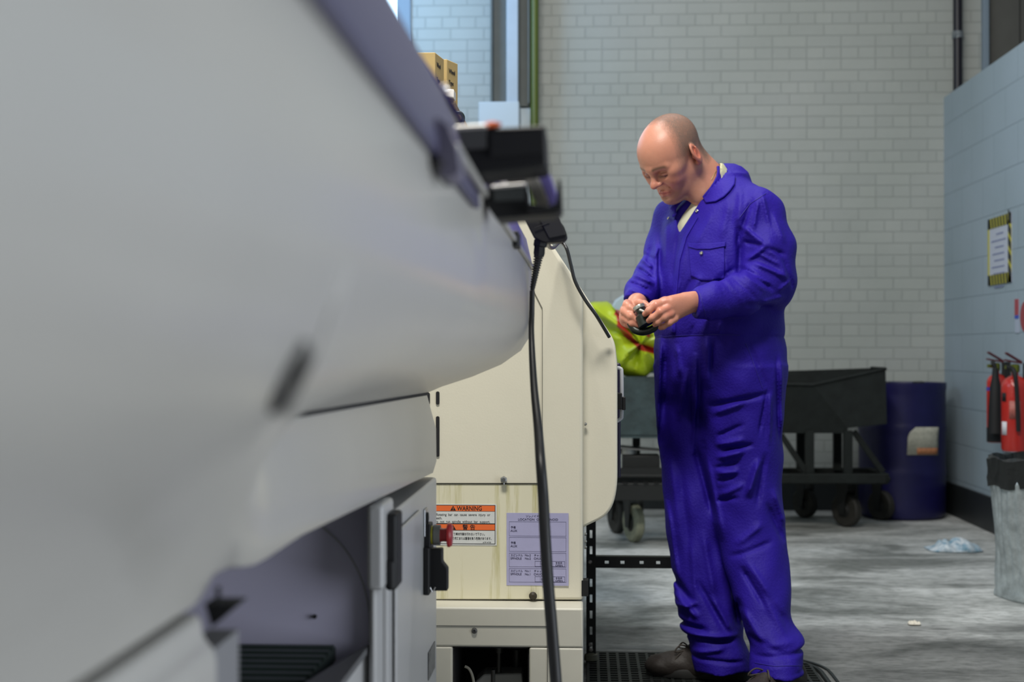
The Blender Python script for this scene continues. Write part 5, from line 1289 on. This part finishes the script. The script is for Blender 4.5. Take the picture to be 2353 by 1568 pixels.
# ---------------------------------------------------------------- body: head, neck, trunk, arms, hands, legs in one surface
SH = 1.0                                   # head scale
pit = math.radians(39)
hf = Vector((FW.x*math.cos(pit), FW.y*math.cos(pit), -math.sin(pit)))
hu = Vector((FW.x*math.sin(pit), FW.y*math.sin(pit), math.cos(pit)))
hl = hu.cross(hf)                           # the head's own left
roll = math.radians(4)
hu2 = (hu*math.cos(roll)+hl*math.sin(roll)); hl2 = (hl*math.cos(roll)-hu*math.sin(roll)); hu, hl = hu2, hl2
if hl.dot(LF) < 0: print('HEAD FRAME FLIPPED')
RH = [V3(hf), V3(hl), V3(hu)]
HO = ORGH
def H(x, y, z): return HO+(hf*x+hl*y+hu*z)*SH
def he(x, y, z, r, k, op='u', tilt=None):
    R = RH
    if tilt is not None:
        Rm = np.array(Matrix.Rotation(math.radians(tilt[1]), 3, tilt[0])); R = [sum(Rm[i][j]*RH[j] for j in range(3)) for i in range(3)]
    P_(bf, ell_fn(H(x, y, z), R, np.array(r)*SH), k*SH, op)
def hc(a, b, ra, rb, k, op='u'): P_(bf, cone_fn(H(*a), H(*b), ra*SH, rb*SH), k*SH, op)
hx0, hx1 = M(1450, 0).x, M(1660, 0).x
xs = grid_axes(M(1405, 0).x, M(1830, 0).x, [(M(1408, 0).x, M(1640, 0).x, .0018), .006])
ys = grid_axes(DM-.40, DM+.22, [(DM-.36, DM+.06, .0018), .006])
zs = grid_axes(mz(1530), mz(250), [(mz(500), mz(250), .0018), (mz(770), mz(668), .0018), .010])
bf = Field(xs, ys, zs)
he(-.014, 0, .034, (.099, .0765, .083), .02)                    # cranium
he(.030, 0, .028, (.060, .064, .060), .03)                      # forehead
he(.026, 0, -.030, (.058, .058, .076), .04)                     # mid face
hc((-.012, .050, -.050), (.058, .016, -.098), .021, .019, .03); hc((-.012, -.050, -.050), (.058, -.016, -.098), .021, .019, .03)  # jaw
he(.071, 0, -.100, (.018, .021, .016), .018)                    # chin
he(.040, 0, -.085, (.038, .036, .026), .03)
for s in (1, -1):
    he(.058, s*.040, -.036, (.025, .023, .028), .02)            # cheek
    he(.048, s*.055, -.010, (.025, .014, .014), .02)            # cheekbone
    hc((.0855, s*.010, .014), (.070, s*.048, .012), .0085, .0075, .012)     # brow ridge
he(.0885, 0, .012, (.010, .012, .010), .012)
for s in (1, -1):
    he(.092, s*.0305, -.0085, (.017, .020, .0125), .009, 's')     # socket
    he(.0725, s*.031, -.0100, (.0140, .0165, .0120), .003)       # lidded eye, looking down
    hc((.0855, s*.019, -.0165), (.0775, s*.046, -.0155), .0015, .0012, .002, 's')   # lash line
    hc((.0875, s*.018, -.004), (.0785, s*.047, -.003), .0018, .0016, .003, 's')     # lid crease
hc((.0855, 0, .004), (.1020, 0, -.026), .0070, .0088, .009)       # nose bridge
he(.1055, 0, -.0320, (.0120, .0115, .0105), .007)                 # tip
for s in (1, -1):
    he(.0920, s*.0120, -.0350, (.0100, .0060, .0060), .009)       # wing
    he(.0990, s*.0065, -.0425, (.0048, .0034, .0035), .002, 's')
    hc((.087, s*.021, -.040), (.074, s*.030, -.064), .0020, .0010, .006, 's')   # smile fold
hc((.0775, -.014, -.070), (.0775, .014, -.070), .0100, .0100, .014)
for s in (1, -1):
    hc((.0905, s*.004, -.0645), (.0800, s*.023, -.0700), .0046, .0018, .003)   # upper lip
    hc((.0885, 0, -.0765), (.0795, s*.020, -.0725), .0056, .0022, .003)   # lower lip
    hc((.0965, 0, -.0703), (.0815, s*.026, -.0718), .0012, .0012, .0015, 's')
he(.0930, 0, -.0870, (.008, .014, .0040), .006, 's')
for s in (1, -1):                                               # ears
    R = [sum(np.array(Matrix.Rotation(math.radians(-10), 3, 'Y'))[i][j]*RH[j] for j in range(3)) for i in range(3)]
    Rz = np.array(Matrix.Rotation(math.radians(s*-28), 3, 'Z')); R = [sum(Rz[i][j]*R[j] for j in range(3)) for i in range(3)]
    P_(bf, ell_fn(H(-.020, s*.083, -.008), R, np.array((.0225, .0080, .0350))*SH), .006)
    P_(bf, ell_fn(H(-.017, s*.0915, -.002), R, np.array((.0125, .0065, .0215))*SH), .003, 's')
    hc((-.014, s*.084, -.018), (-.024, s*.089, .010), .0028, .0022, .003)
    he(-.008, s*.0815, -.012, (.0045, .005, .007), .003)
    he(-.016, s*.0815, -.036, (.0085, .0055, .010), .004)
nk = M(1650, 436, .01)
P_(bf, cone_fn(H(-.032, 0, -.035), M(1630, 434, -.005), .052, .057), .035)
P_(bf, cone_fn(H(-.062, 0, -.01), M(1650, 425, .03), .030, .042), .04)
P_(bf, cone_fn(H(.005, 0, -.075), M(1615, 450, -.05), .030, .036), .03)
# trunk, limbs (inside the clothes)
P_(bf, build_torso(.032), .02)
P_(bf, cone_fn(M(1655, 452, .01), M(1735, 500, -.11), .040, .042), .05); P_(bf, cone_fn(M(1648, 452, .02), M(1552, 512, .11), .040, .042), .05)
for rows in (near, farl):
    pts = [(r[0], M(r[1], r[0], r[2])) for r in rows]
    hip = pts[0][1]; knee = [p for p in pts if p[0] == 1180][0][1]; ank = pts[-2][1]
    P_(bf, cone_fn(hip, knee, .080, .055), .03); P_(bf, cone_fn(knee, ank, .052, .034), .02)
def arm(P, R, k=.02):
    for i in range(len(P)-1): P_(bf, cone_fn(P[i], P[i+1], R[i], R[i+1]), k)
arm([Lp[0], Lp[1], Lp[2], Lp[3], Lp[4]], [.045, .045, .042, .038, .030])
arm([Rp[0], Rp[1], Rp[2], Rp[3]], [.042, .040, .036, .030])
# left (near) hand. Joints given by place in the picture and depth from the body axis
def chain(P, R, k=.003):
    for i in range(len(P)-1): P_(bf, cone_fn(P[i], P[i+1], R[i], R[i+1]), k)
px_ = lambda v: v*KP*.93
wr = M(1612, 694, -.300); 
P_(bf, cone_fn(Lp[4], M(1590, 694, -.315), .029, .0255, flat=(0, 1, .2), fs=1.25), .02)
P_(bf, cone_fn(M(1592, 694, -.315), M(1546, 706, -.335), .0255, .031, flat=(-.2, 1, .3), fs=1.75), .015)
P_(bf, cone_fn(M(1570, 690, -.32), M(1524, 697, -.335), .019, .0150, flat=(-.2, 1, .3), fs=1.3), .012)
P_(bf, cone_fn(M(1572, 706, -.32), M(1542, 730, -.335), .022, .0165, flat=(-.2, 1, .3), fs=1.4), .012)
chain([M(1530, 693, -.338), M(1508, 702, -.355), M(1491, 714, -.352), M(1482, 722, -.338)], [.0112, .0100, .0090, .0078], .006)
chain([M(1534, 708, -.345), M(1517, 717, -.366), M(1499, 731, -.360), M(1491, 737, -.345)], [.0112, .0100, .0090, .0078], .006)
chain([M(1541, 721, -.343), M(1526, 730, -.362), M(1511, 741, -.355), M(1505, 746, -.342)], [.0108, .0096, .0086, .0075], .006)
chain([M(1551, 733, -.338), M(1538, 742, -.350), M(1524, 751, -.345), M(1518, 754, -.336)], [.0100, .0085, .0075, .0066], .006)
for q in ((1530, 694, -.345), (1534, 709, -.352), (1541, 722, -.350)): P_(bf, ell_fn(M(*q), np.eye(3), (.0095, .0085, .009)), .008)
chain([M(1560, 690, -.300), M(1528, 693, -.285), M(1504, 700, -.285), M(1490, 706, -.295)], [.015, .0118, .0105, .0085], .010)   # thumb, behind
# right (far) hand
P_(bf, cone_fn(Rp[3], M(1462, 700, -.20), .028, .026), .02)
P_(bf, cone_fn(M(1462, 696, -.195), M(1444, 724, -.235), .026, .027, flat=(1, .5, .1), fs=1.25), .015)
P_(bf, cone_fn(M(1446, 712, -.225), M(1440, 736, -.245), .022, .020), .012)
chain([M(1441, 698, -.235), M(1440, 702, -.262), M(1448, 708, -.280), M(1456, 713, -.286)], [.0125, .0112, .0095, .0080], .006)       # index
chain([M(1434, 712, -.235), M(1435, 716, -.270), M(1450, 727, -.295), M(1463, 736, -.298)], [.0118, .0112, .0098, .0080], .006)
chain([M(1433, 726, -.235), M(1436, 732, -.266), M(1453, 743, -.292), M(1470, 749, -.294)], [.0115, .0105, .0094, .0078], .006)
chain([M(1437, 738, -.232), M(1443, 746, -.258), M(1458, 752, -.276), M(1470, 755, -.280)], [.0100, .0092, .0082, .0070], .006)
chain([M(1455, 700, -.215), M(1468, 697, -.236), M(1480, 699, -.255), M(1488, 703, -.262)], [.0135, .0112, .0098, .0085], .008)       # thumb
me = bf.mesh('body'); del bf
nv = len(me.vertices); co = np.empty(nv*3, np.float32); me.vertices.foreach_get('co', co); co = co.reshape(-1, 3).astype(float)
rel = co-V3(HO); lx = rel @ RH[0]/SH; ly = rel @ RH[1]/SH; lz = rel @ RH[2]/SH
al = np.abs(ly)
skin = np.array([.60, .27, .185]); C = np.tile(skin, (nv, 1))
def blend(mask, col):
    global C
    mask = np.clip(mask, 0, 1)[:, None]; C = C*(1-mask)+np.array(col)*mask
sm = lambda x, a, b: np.clip((x-a)/(b-a), 0, 1)
gauss = lambda cx, cy, cz, s: np.exp(-(((lx-cx)/s[0])**2+((al-cy)/s[1])**2+((lz-cz)/s[2])**2))
head = (rel @ rel.T[:, :1]*0).ravel() if False else ((lx**2+ly**2+lz**2) < .17**2).astype(float)
blend(head*gauss(.07, .042, -.04, (.035, .03, .03))*.5, (.55, .17, .12))
blend(head*gauss(.11, .0, -.040, (.02, .018, .018))*.55, (.58, .16, .12))
stub = sm(-lz, .045, .085)*sm(lx, -.03, .01)*(lz > -.14)*head
blend(stub*.38*(1-gauss(.09, 0, -.070, (.02, .026, .012))), (.17, .105, .085))
blend(head*np.exp(-(((al-.0)/.030)**4+((lz+.0702)/.0075)**2))*(lx > .07)*.9, (.44, .10, .09))
brow = np.exp(-(((lz-.0125-.004*np.cos((al-.03)*60))/.0052)**2))*sm(al, .010, .016)*(1-sm(al, .050, .058))*(lx > .055)*head
blend(brow*.8, (.10, .055, .035))
blend(np.exp(-(((lz+.0160)/.0042)**2+((al-.031)/.0165)**4))*(lx > .06)*head*.9, (.04, .02, .016))
blend(head*gauss(.080, .031, -.007, (.02, .022, .012))*.7, (.24, .09, .07))  # shade of the eye sockets, painted into the skin colour
blend(head*np.exp(-(((lx+.02)/.022)**2+((lz+.01)/.034)**2))*(al > .080)*.7, (.62, .15, .10))
hair = sm(lz, -.02, .02)*(1-sm(lx+lz*.35, .018, .052))*head
hair = np.maximum(hair, sm(-lx, .05, .07)*sm(lz, -.075, -.05)*head)*(1-((al > .083) & (lx > -.045)).astype(float))
blend(hair*.35, (.30, .19, .14))
hand = ((co[:, 0] < M(1600, 0).x) & (co[:, 2] < mz(660)) & (co[:, 2] > mz(775))).astype(float)
kn = np.zeros(nv)
for q in ((1530, 694, -.35), (1534, 709, -.357), (1541, 722, -.355), (1482, 722, -.338), (1491, 737, -.345), (1505, 746, -.342), (1463, 736, -.298), (1470, 749, -.294), (1518, 754, -.336), (1508, 702, -.36), (1517, 717, -.37)):
    p = V3(M(*q)); kn += np.exp(-((co-p)**2).sum(1)/.009**2)
blend(hand*kn*.55, (.56, .15, .11)); blend(hand*.12, (.6, .2, .15))
at = me.color_attributes.new('Col', 'FLOAT_COLOR', 'POINT'); at.data.foreach_set('color', np.concatenate([C, np.ones((nv, 1))], 1).astype(np.float32).ravel())
M_skin = mat('skin', (.5, .25, .17), .40, spec=.45, attr='Col', var=.06, vscale=60, bump=.06, bscale=260)
b = M_skin.node_tree.nodes['Principled BSDF']; b.inputs['Subsurface Weight'].default_value = .12; b.inputs['Subsurface Radius'].default_value = (.012, .005, .003); b.inputs['Subsurface Scale'].default_value = .5
body = link('body', me, M_skin, man, smooth=180)
bodyb = bvh_of(body)
# fingernails
g = G()
def nail(px, py, r=.0042):
    h, n = hit(bodyb, px, py)
    if not h: return
    d = Vector((.55, 0, -.6)).normalized(); t = (d-n*d.dot(n)).normalized(); s_ = n.cross(t); c = h+n*.0002
    vs = [c+t*r*1.15*math.cos(2*math.pi*k/12)+s_*r*math.sin(2*math.pi*k/12) for k in range(12)]
    g.prism(vs, [v+n*.0006 for v in vs])
    return True
for q in ((1457, 711), (1464, 736), (1471, 749)):
    g = G()
    if nail(*q): g.build('fingernail', mat('nail_pink', (.62, .34, .27), .25), body)
# cropped hair: a thin shell over the scalp, broken up into stubble by fine noise
keep = np.clip(hair, 0, 1)
src = body.data; vn = np.empty(nv*3, np.float32); src.vertices.foreach_get('normal', vn); vn = vn.reshape(-1, 3)
fidx = np.empty(len(src.polygons)*4, np.int32); src.polygons.foreach_get('vertices', fidx); fidx = fidx.reshape(-1, 4)
fk = fidx[(keep[fidx] > .02).all(1)]; used, inv = np.unique(fk, return_inverse=True); fk = inv.reshape(-1, 4)
hv = co[used]+vn[used]*.0011
hm = bpy.data.meshes.new('hair'); hm.from_pydata(hv.tolist(), [], fk.tolist())
at = hm.color_attributes.new('Cover', 'FLOAT_COLOR', 'POINT'); kk = keep[used]; at.data.foreach_set('color', np.stack([kk, kk, kk, np.ones_like(kk)], 1).astype(np.float32).ravel())
mh = mat('cropped_hair', (.19, .155, .13), .7, spec=.3); N = mh.node_tree.nodes; L = mh.node_tree.links; b = N['Principled BSDF']
a = N.new('ShaderNodeAttribute'); a.attribute_name = 'Cover'; n = N.new('ShaderNodeTexNoise'); n.inputs['Scale'].default_value = 1300; n.inputs['Detail'].default_value = 1
tc = N.new('ShaderNodeTexCoord'); L.new(tc.outputs['Object'], n.inputs[0])
r = N.new('ShaderNodeMapRange'); r.inputs[1].default_value = .35; r.inputs[2].default_value = .65; L.new(n.outputs[0], r.inputs[0])
c = N.new('ShaderNodeMath'); c.operation = 'MULTIPLY'; L.new(a.outputs['Color'], c.inputs[0]); c.inputs[1].default_value = .46
cmpn = N.new('ShaderNodeMath'); cmpn.operation = 'GREATER_THAN'; L.new(c.outputs[0], cmpn.inputs[0]); L.new(r.outputs[0], cmpn.inputs[1]); L.new(cmpn.outputs[0], b.inputs['Alpha'])
link('hair', hm, mh, man, smooth=180)
# ---------------------------------------------------------------- clothing details laid on the suit
M_cov2 = mat('royal_blue_trim', (0.024, 0.010, 0.31), 0.62, spec=.2, bump=.2, bscale=150)
def patch(rows, off, th, name, m_, par, bvh, sub=8, bevel=0):
    """rows of pixel points -> sheet lying on the surface under them"""
    out = []
    nr = len(rows)
    R2 = []
    for i in range(nr-1):
        for k in range(sub):
            f = k/sub; R2.append([(a[0]*(1-f)+b_[0]*f, a[1]*(1-f)+b_[1]*f) for a, b_ in zip(rows[i], rows[i+1])])
    R2.append(rows[-1])
    for r_ in R2:
        line_ = []
        for i in range(len(r_)-1):
            for k in range(sub):
                f = k/sub; line_.append((r_[i][0]*(1-f)+r_[i+1][0]*f, r_[i][1]*(1-f)+r_[i+1][1]*f))
        line_.append(r_[-1]); hh = []
        for q in line_:
            h, n = hit(bvh, *q)
            if name == 'collar_flap':
                h2_, n2_ = hit(bodyb, *q)
                if h is None or (h2_ is not None and h2_.y < h.y): h = h2_
            if h is None: hh.append(hh[-1] if hh else None); continue
            hh.append(h-Vector(ray(*q)).normalized()*off)
        out.append(hh)
    g = G(); g.loft(out, closed=False); o = g.build(name, m_, par, smooth=60)
    so = o.modifiers.new('s', 'SOLIDIFY'); so.thickness = th; so.offset = 0
    return o
patch([[(1583, 566), (1610, 563), (1640, 562), (1664, 559)], [(1584, 600), (1610, 600), (1640, 598), (1665, 596)], [(1588, 636), (1612, 645), (1640, 646), (1664, 640)]], .003, .003, 'chest_pocket', M_cov2, covo, covb)
patch([[(1580, 558), (1600, 560), (1630, 560), (1668, 556)], [(1582, 568), (1602, 573), (1632, 573), (1667, 566)]], .0065, .003, 'pocket_flap', M_cov2, covo, covb)
patch([[(1648, 382), (1649, 392), (1647, 404), (1641, 416), (1632, 430), (1622, 442), (1614, 452)], [(1664, 388), (1667, 400), (1665, 414), (1657, 428), (1646, 441), (1633, 452), (1618, 459)], [(1680, 394), (1690, 406), (1688, 424), (1678, 438), (1664, 452), (1645, 463), (1622, 466)]], .008, .005, 'collar_flap', M_cov2, covo, covb)
patch([[(1604, 500), (1598, 505)], [(1578, 545), (1570, 545)], [(1562, 600), (1553, 600)], [(1556, 660), (1547, 660)], [(1553, 715), (1544, 715)], [(1552, 766), (1543, 766)]], .003, .0025, 'front_placket', M_cov2, covo, covb, sub=14)
M_snap = mat('snap_steel', (.55, .55, .5), .25, .9)
for q, rr in (((1603, 486), .0050), ((1538, 503), .0042), ((1614, 583), .0050)):
    h, n = hit(covb, *q)
    if h:
        R_ = n.to_track_quat('Z', 'Y').to_matrix().to_4x4(); m4 = G().lathe([(rr, .003), (rr*1.05, .0045), (rr*.7, .006), (rr*.45, .0045), (0, .0045)], (0, 0, 0), 18).mesh('snap_button')
        m4.transform(Matrix.Translation(h+n*(.004 if q[0] == 1614 else 0)) @ R_); link('snap_button', m4, M_snap, covo)
# pocket stitching on the hip
def stitch(pts, name='seam'):
    pp = surf_path(covb, pts, .0006, 10)
    if len(pp) > 2: G().tube(pp, .0010, 6).build(name, mat('seam_blue', (.02, .01, .26), .6), covo)
stitch([(1713, 790), (1724, 815), (1752, 893)]); stitch([(1506, 775), (1560, 771), (1640, 769), (1700, 771)]); stitch([(1735, 1524), (1780, 1532), (1840, 1530)]); stitch([(1760, 445), (1722, 470), (1700, 500)], 'armhole_seam')
stitch([(1608, 674), (1622, 728)], 'cuff_seam')
# collar: turned-down flaps built as thick curved sheets
def sdf_part(prims, m_, name, lo, hi, h=.0022, par=None, disp=None):
    f = F_new(lo[0], hi[0], lo[1], hi[1], lo[2], hi[2], h)
    for p in prims: P_(f, p[0], p[1], p[2] if len(p) > 2 else 'u')
    if disp: f.disp(disp, (-9, -9, -9), (9, 9, 9))
    return link(name, f.mesh(name), m_, par or man, smooth=180)
nc = M(1642, 432, .0)
def cn(px, py, dy, r): return (px, py, dy, r)
CP = [(1645, 382, .035, 11), (1656, 394, -.02, 12), (1658, 408, -.052, 12), (1650, 424, -.072, 9)]
prims = []
for i in range(len(CP)-1):
    a = CP[i]; b_ = CP[i+1]; pa = M(*a[:3]); pb = M(*b_[:3]); mid = (pa+pb)/2; nrm = Vector((mid.x-nc.x, mid.y-nc.y, .035)).normalized()
    prims.append((cone_fn(pa, pb, pxr(a[3])*1.25, pxr(b_[3])*1.25, flat=nrm, fs=3.2), .006))
for a, b_ in (((1644, 378, .05, 9), (1628, 392, .10, 9)), ((1646, 381, .03, 9), (1664, 392, .055, 11))):
    pa = M(*a[:3]); pb = M(*b_[:3]); prims.append((cone_fn(pa, pb, pxr(a[3]), pxr(b_[3]), flat=Vector((.5, .6, .3)), fs=1.8), .01))
prims.append((cone_fn(M(1674, 402, -.01), M(1672, 420, -.05), pxr(11), pxr(9), flat=Vector((.5, -.6, .5)), fs=2.4), .012))
prims.append((cone_fn(M(1606, 384, -.06), M(1630, 448, -.02), .050, .057), .003, 's'))
sdf_part(prims, M_cov2, 'collar', V3(M(1590, 480, 0))-np.array([0, .2, 0]), V3(M(1700, 365, 0))+np.array([0, .16, 0]), disp=lambda X, Y, Z: (.0012*np.sin(120*X-70*Z)+.0008*np.sin(160*Z+50*Y)).astype(np.float32))
prims = [(cone_fn(M(1543, 470, .0), M(1549, 492, -.04), pxr(10), pxr(8), flat=Vector((-.6, -.7, 0)), fs=2.2), .006), (cone_fn(M(1560, 462, -.02), M(1548, 476, -.03), pxr(9), pxr(9), flat=Vector((-.5, -.6, .4)), fs=2.2), .006)]
sdf_part(prims, M_cov2, 'collar', V3(M(1525, 510, 0))-np.array([0, .12, 0]), V3(M(1580, 445, 0))+np.array([0, .08, 0]))
# thin necklace
pp = surf_path(bodyb, [(1646, 392), (1640, 402), (1634, 414)], .0012, 8)
if len(pp) > 2: G().tube(pp, .0007, 6).build('necklace', mat('necklace_gold', (.45, .38, .16), .4, .8), man)
# ---------------------------------------------------------------- shoes
M_shoe = mat('worn_brown_leather', (.040, .032, .028), .55, spec=.35, var=.4, vscale=20, bump=.2, bscale=60)
M_sole = mat('shoe_sole', (.028, .028, .027), .65, var=.3, vscale=30)
M_lace = mat('lace', (.05, .04, .032), .7)
def shoe(toe, heel, label):
    toe = Vector(toe); heel = Vector(heel); ax = (heel-toe); L_ = ax.length; ax.normalize(); sd = Vector((-ax.y, ax.x, 0))
    def S(u, v, z): return toe+ax*u*L_+sd*v+Vector((0, 0, z))
    lo = [min(toe.x, heel.x)-.09, min(toe.y, heel.y)-.09, .006]; hi = [max(toe.x, heel.x)+.09, max(toe.y, heel.y)+.09, .16]
    Rl = [V3(-ax), V3(sd), np.array([0, 0, 1.0])]
    pr = [(ell_fn(S(.20, 0, .040), Rl, (.064, .048, .034)), .02), (ell_fn(S(.13, -.004, .038), Rl, (.045, .043, .029)), .02), (ell_fn(S(.42, .0, .045), Rl, (.075, .043, .043)), .03), (ell_fn(S(.62, 0, .075), Rl, (.060, .040, .062)), .03),
          (ell_fn(S(.84, 0, .060), Rl, (.046, .038, .055)), .03), (cone_fn(S(.68, 0, .07), S(.68, 0, .10), .036, .034), .03), (cone_fn(S(.34, 0, .062), S(.55, 0, .100), .016, .020), .02)]
    o = sdf_part(pr, M_shoe, 'shoe', lo, hi, .003, disp=lambda X, Y, Z: (.0012*np.sin(90*X+50*Z)*np.sin(80*Y+60*Z)).astype(np.float32))
    # sole outline, thick welt
    out = []
    for k in range(40):
        a = 2*math.pi*k/40; c_, s_ = math.cos(a), math.sin(a)
        u = .5-.53*c_*(1 if abs(c_) < .98 else 1); wd = .050 if c_ > 0 else .041
        wd *= 1-.16*math.exp(-((u-.55)/.12)**2)
        out.append((u, wd*math.copysign(abs(s_)**.72, s_)))
    g = G(); g.loft([[S(u, v*.97, .013) for u, v in out], [S(u, v, .016) for u, v in out], [S(u, v*1.02, .034) for u, v in out], [S(u, v*.96, .040) for u, v in out]]); g.build('sole', M_sole, o)
    g = G(); 
    for i, u in enumerate((.36, .43, .50)):
        z = .078+.012*i; g.tube([S(u, -.030, z-.014), S(u+.02, 0, z+.008), S(u, .030, z-.014)], .0026, 8, sub=4)
    for s_ in (-1, 1): g.tube([S(.42, 0, .096), S(.34, s_*.020, .106), S(.29, s_*.035, .088), S(.38, s_*.016, .090)], .0024, 8, sub=5)
    for s_ in (-1, 1): g.tube([S(.42, 0, .096), S(.33, s_*.03, .080), S(.28, s_*.042, .058)], .0022, 8, sub=5)
    g.build('shoelaces', M_lace, o)
    return o
def GP(px, py): return FL(px, py, .013)
t1 = Vector((WX(1491, 4.28), 4.28, 0)); h1 = Vector((WX(1715, 4.21), 4.21, 0)); shoe(t1, h1, '')
h2 = Vector((WX(1842, 4.07), 4.07, 0)); t2 = Vector((WX(1700, 3.85), 3.85, 0)); shoe(t2, h2, '')
# ---------------------------------------------------------------- the small dark part held in both hands
pa, pb = M(1468, 706, -.300), M(1488, 748, -.312)
ax = (pb-pa).normalized(); L_ = (pb-pa).length
part = tag(bpy.data.objects.new('machined_part', None)); COL.objects.link(part); part.location = pb; ORG[part.name] = Vector(pb)
tag(part, 'small dark machined cylinder with a pale ring held in the man\'s hands', 'machine part')
def lathe_dir(prof, m_, name, n=28):
    me = G().lathe(prof, (0, 0, 0), n).mesh(name); me.transform(Matrix.Translation(pa) @ ax.to_track_quat('Z', 'Y').to_matrix().to_4x4()); return link(name, me, m_, part)
M_pd = mat('part_black', (.010, .016, .014), .35, .3)
lathe_dir([(.009, .004), (.012, .004), (.0135, .010), (.0135, L_*.30), (.022, L_*.45), (.025, L_*.95), (.018, L_*1.0), (0, L_*1.0)], M_pd, 'barrel')
lathe_dir([(.0115, -.004), (.0165, -.004), (.0175, 0), (.0170, .006), (.0130, .008), (.0105, .004), (.0115, -.004)], mat('part_ring', (.38, .40, .38), .3, .7), 'pale_ring')
g = G(); g.tube([M(1447, 742, -.285), M(1458, 758, -.290), M(1478, 763, -.298), M(1500, 756, -.305), M(1512, 745, -.31)], [.009, .0105, .011, .0105, .009], 14, sub=5); g.build('flange', M_pd, part)
g = G(); g.tube([M(1470, 712, -.322), M(1480, 716, -.330)], .0032, 10); g.build('pin', mat('pin_bright', (.6, .6, .58), .3, .8), part)
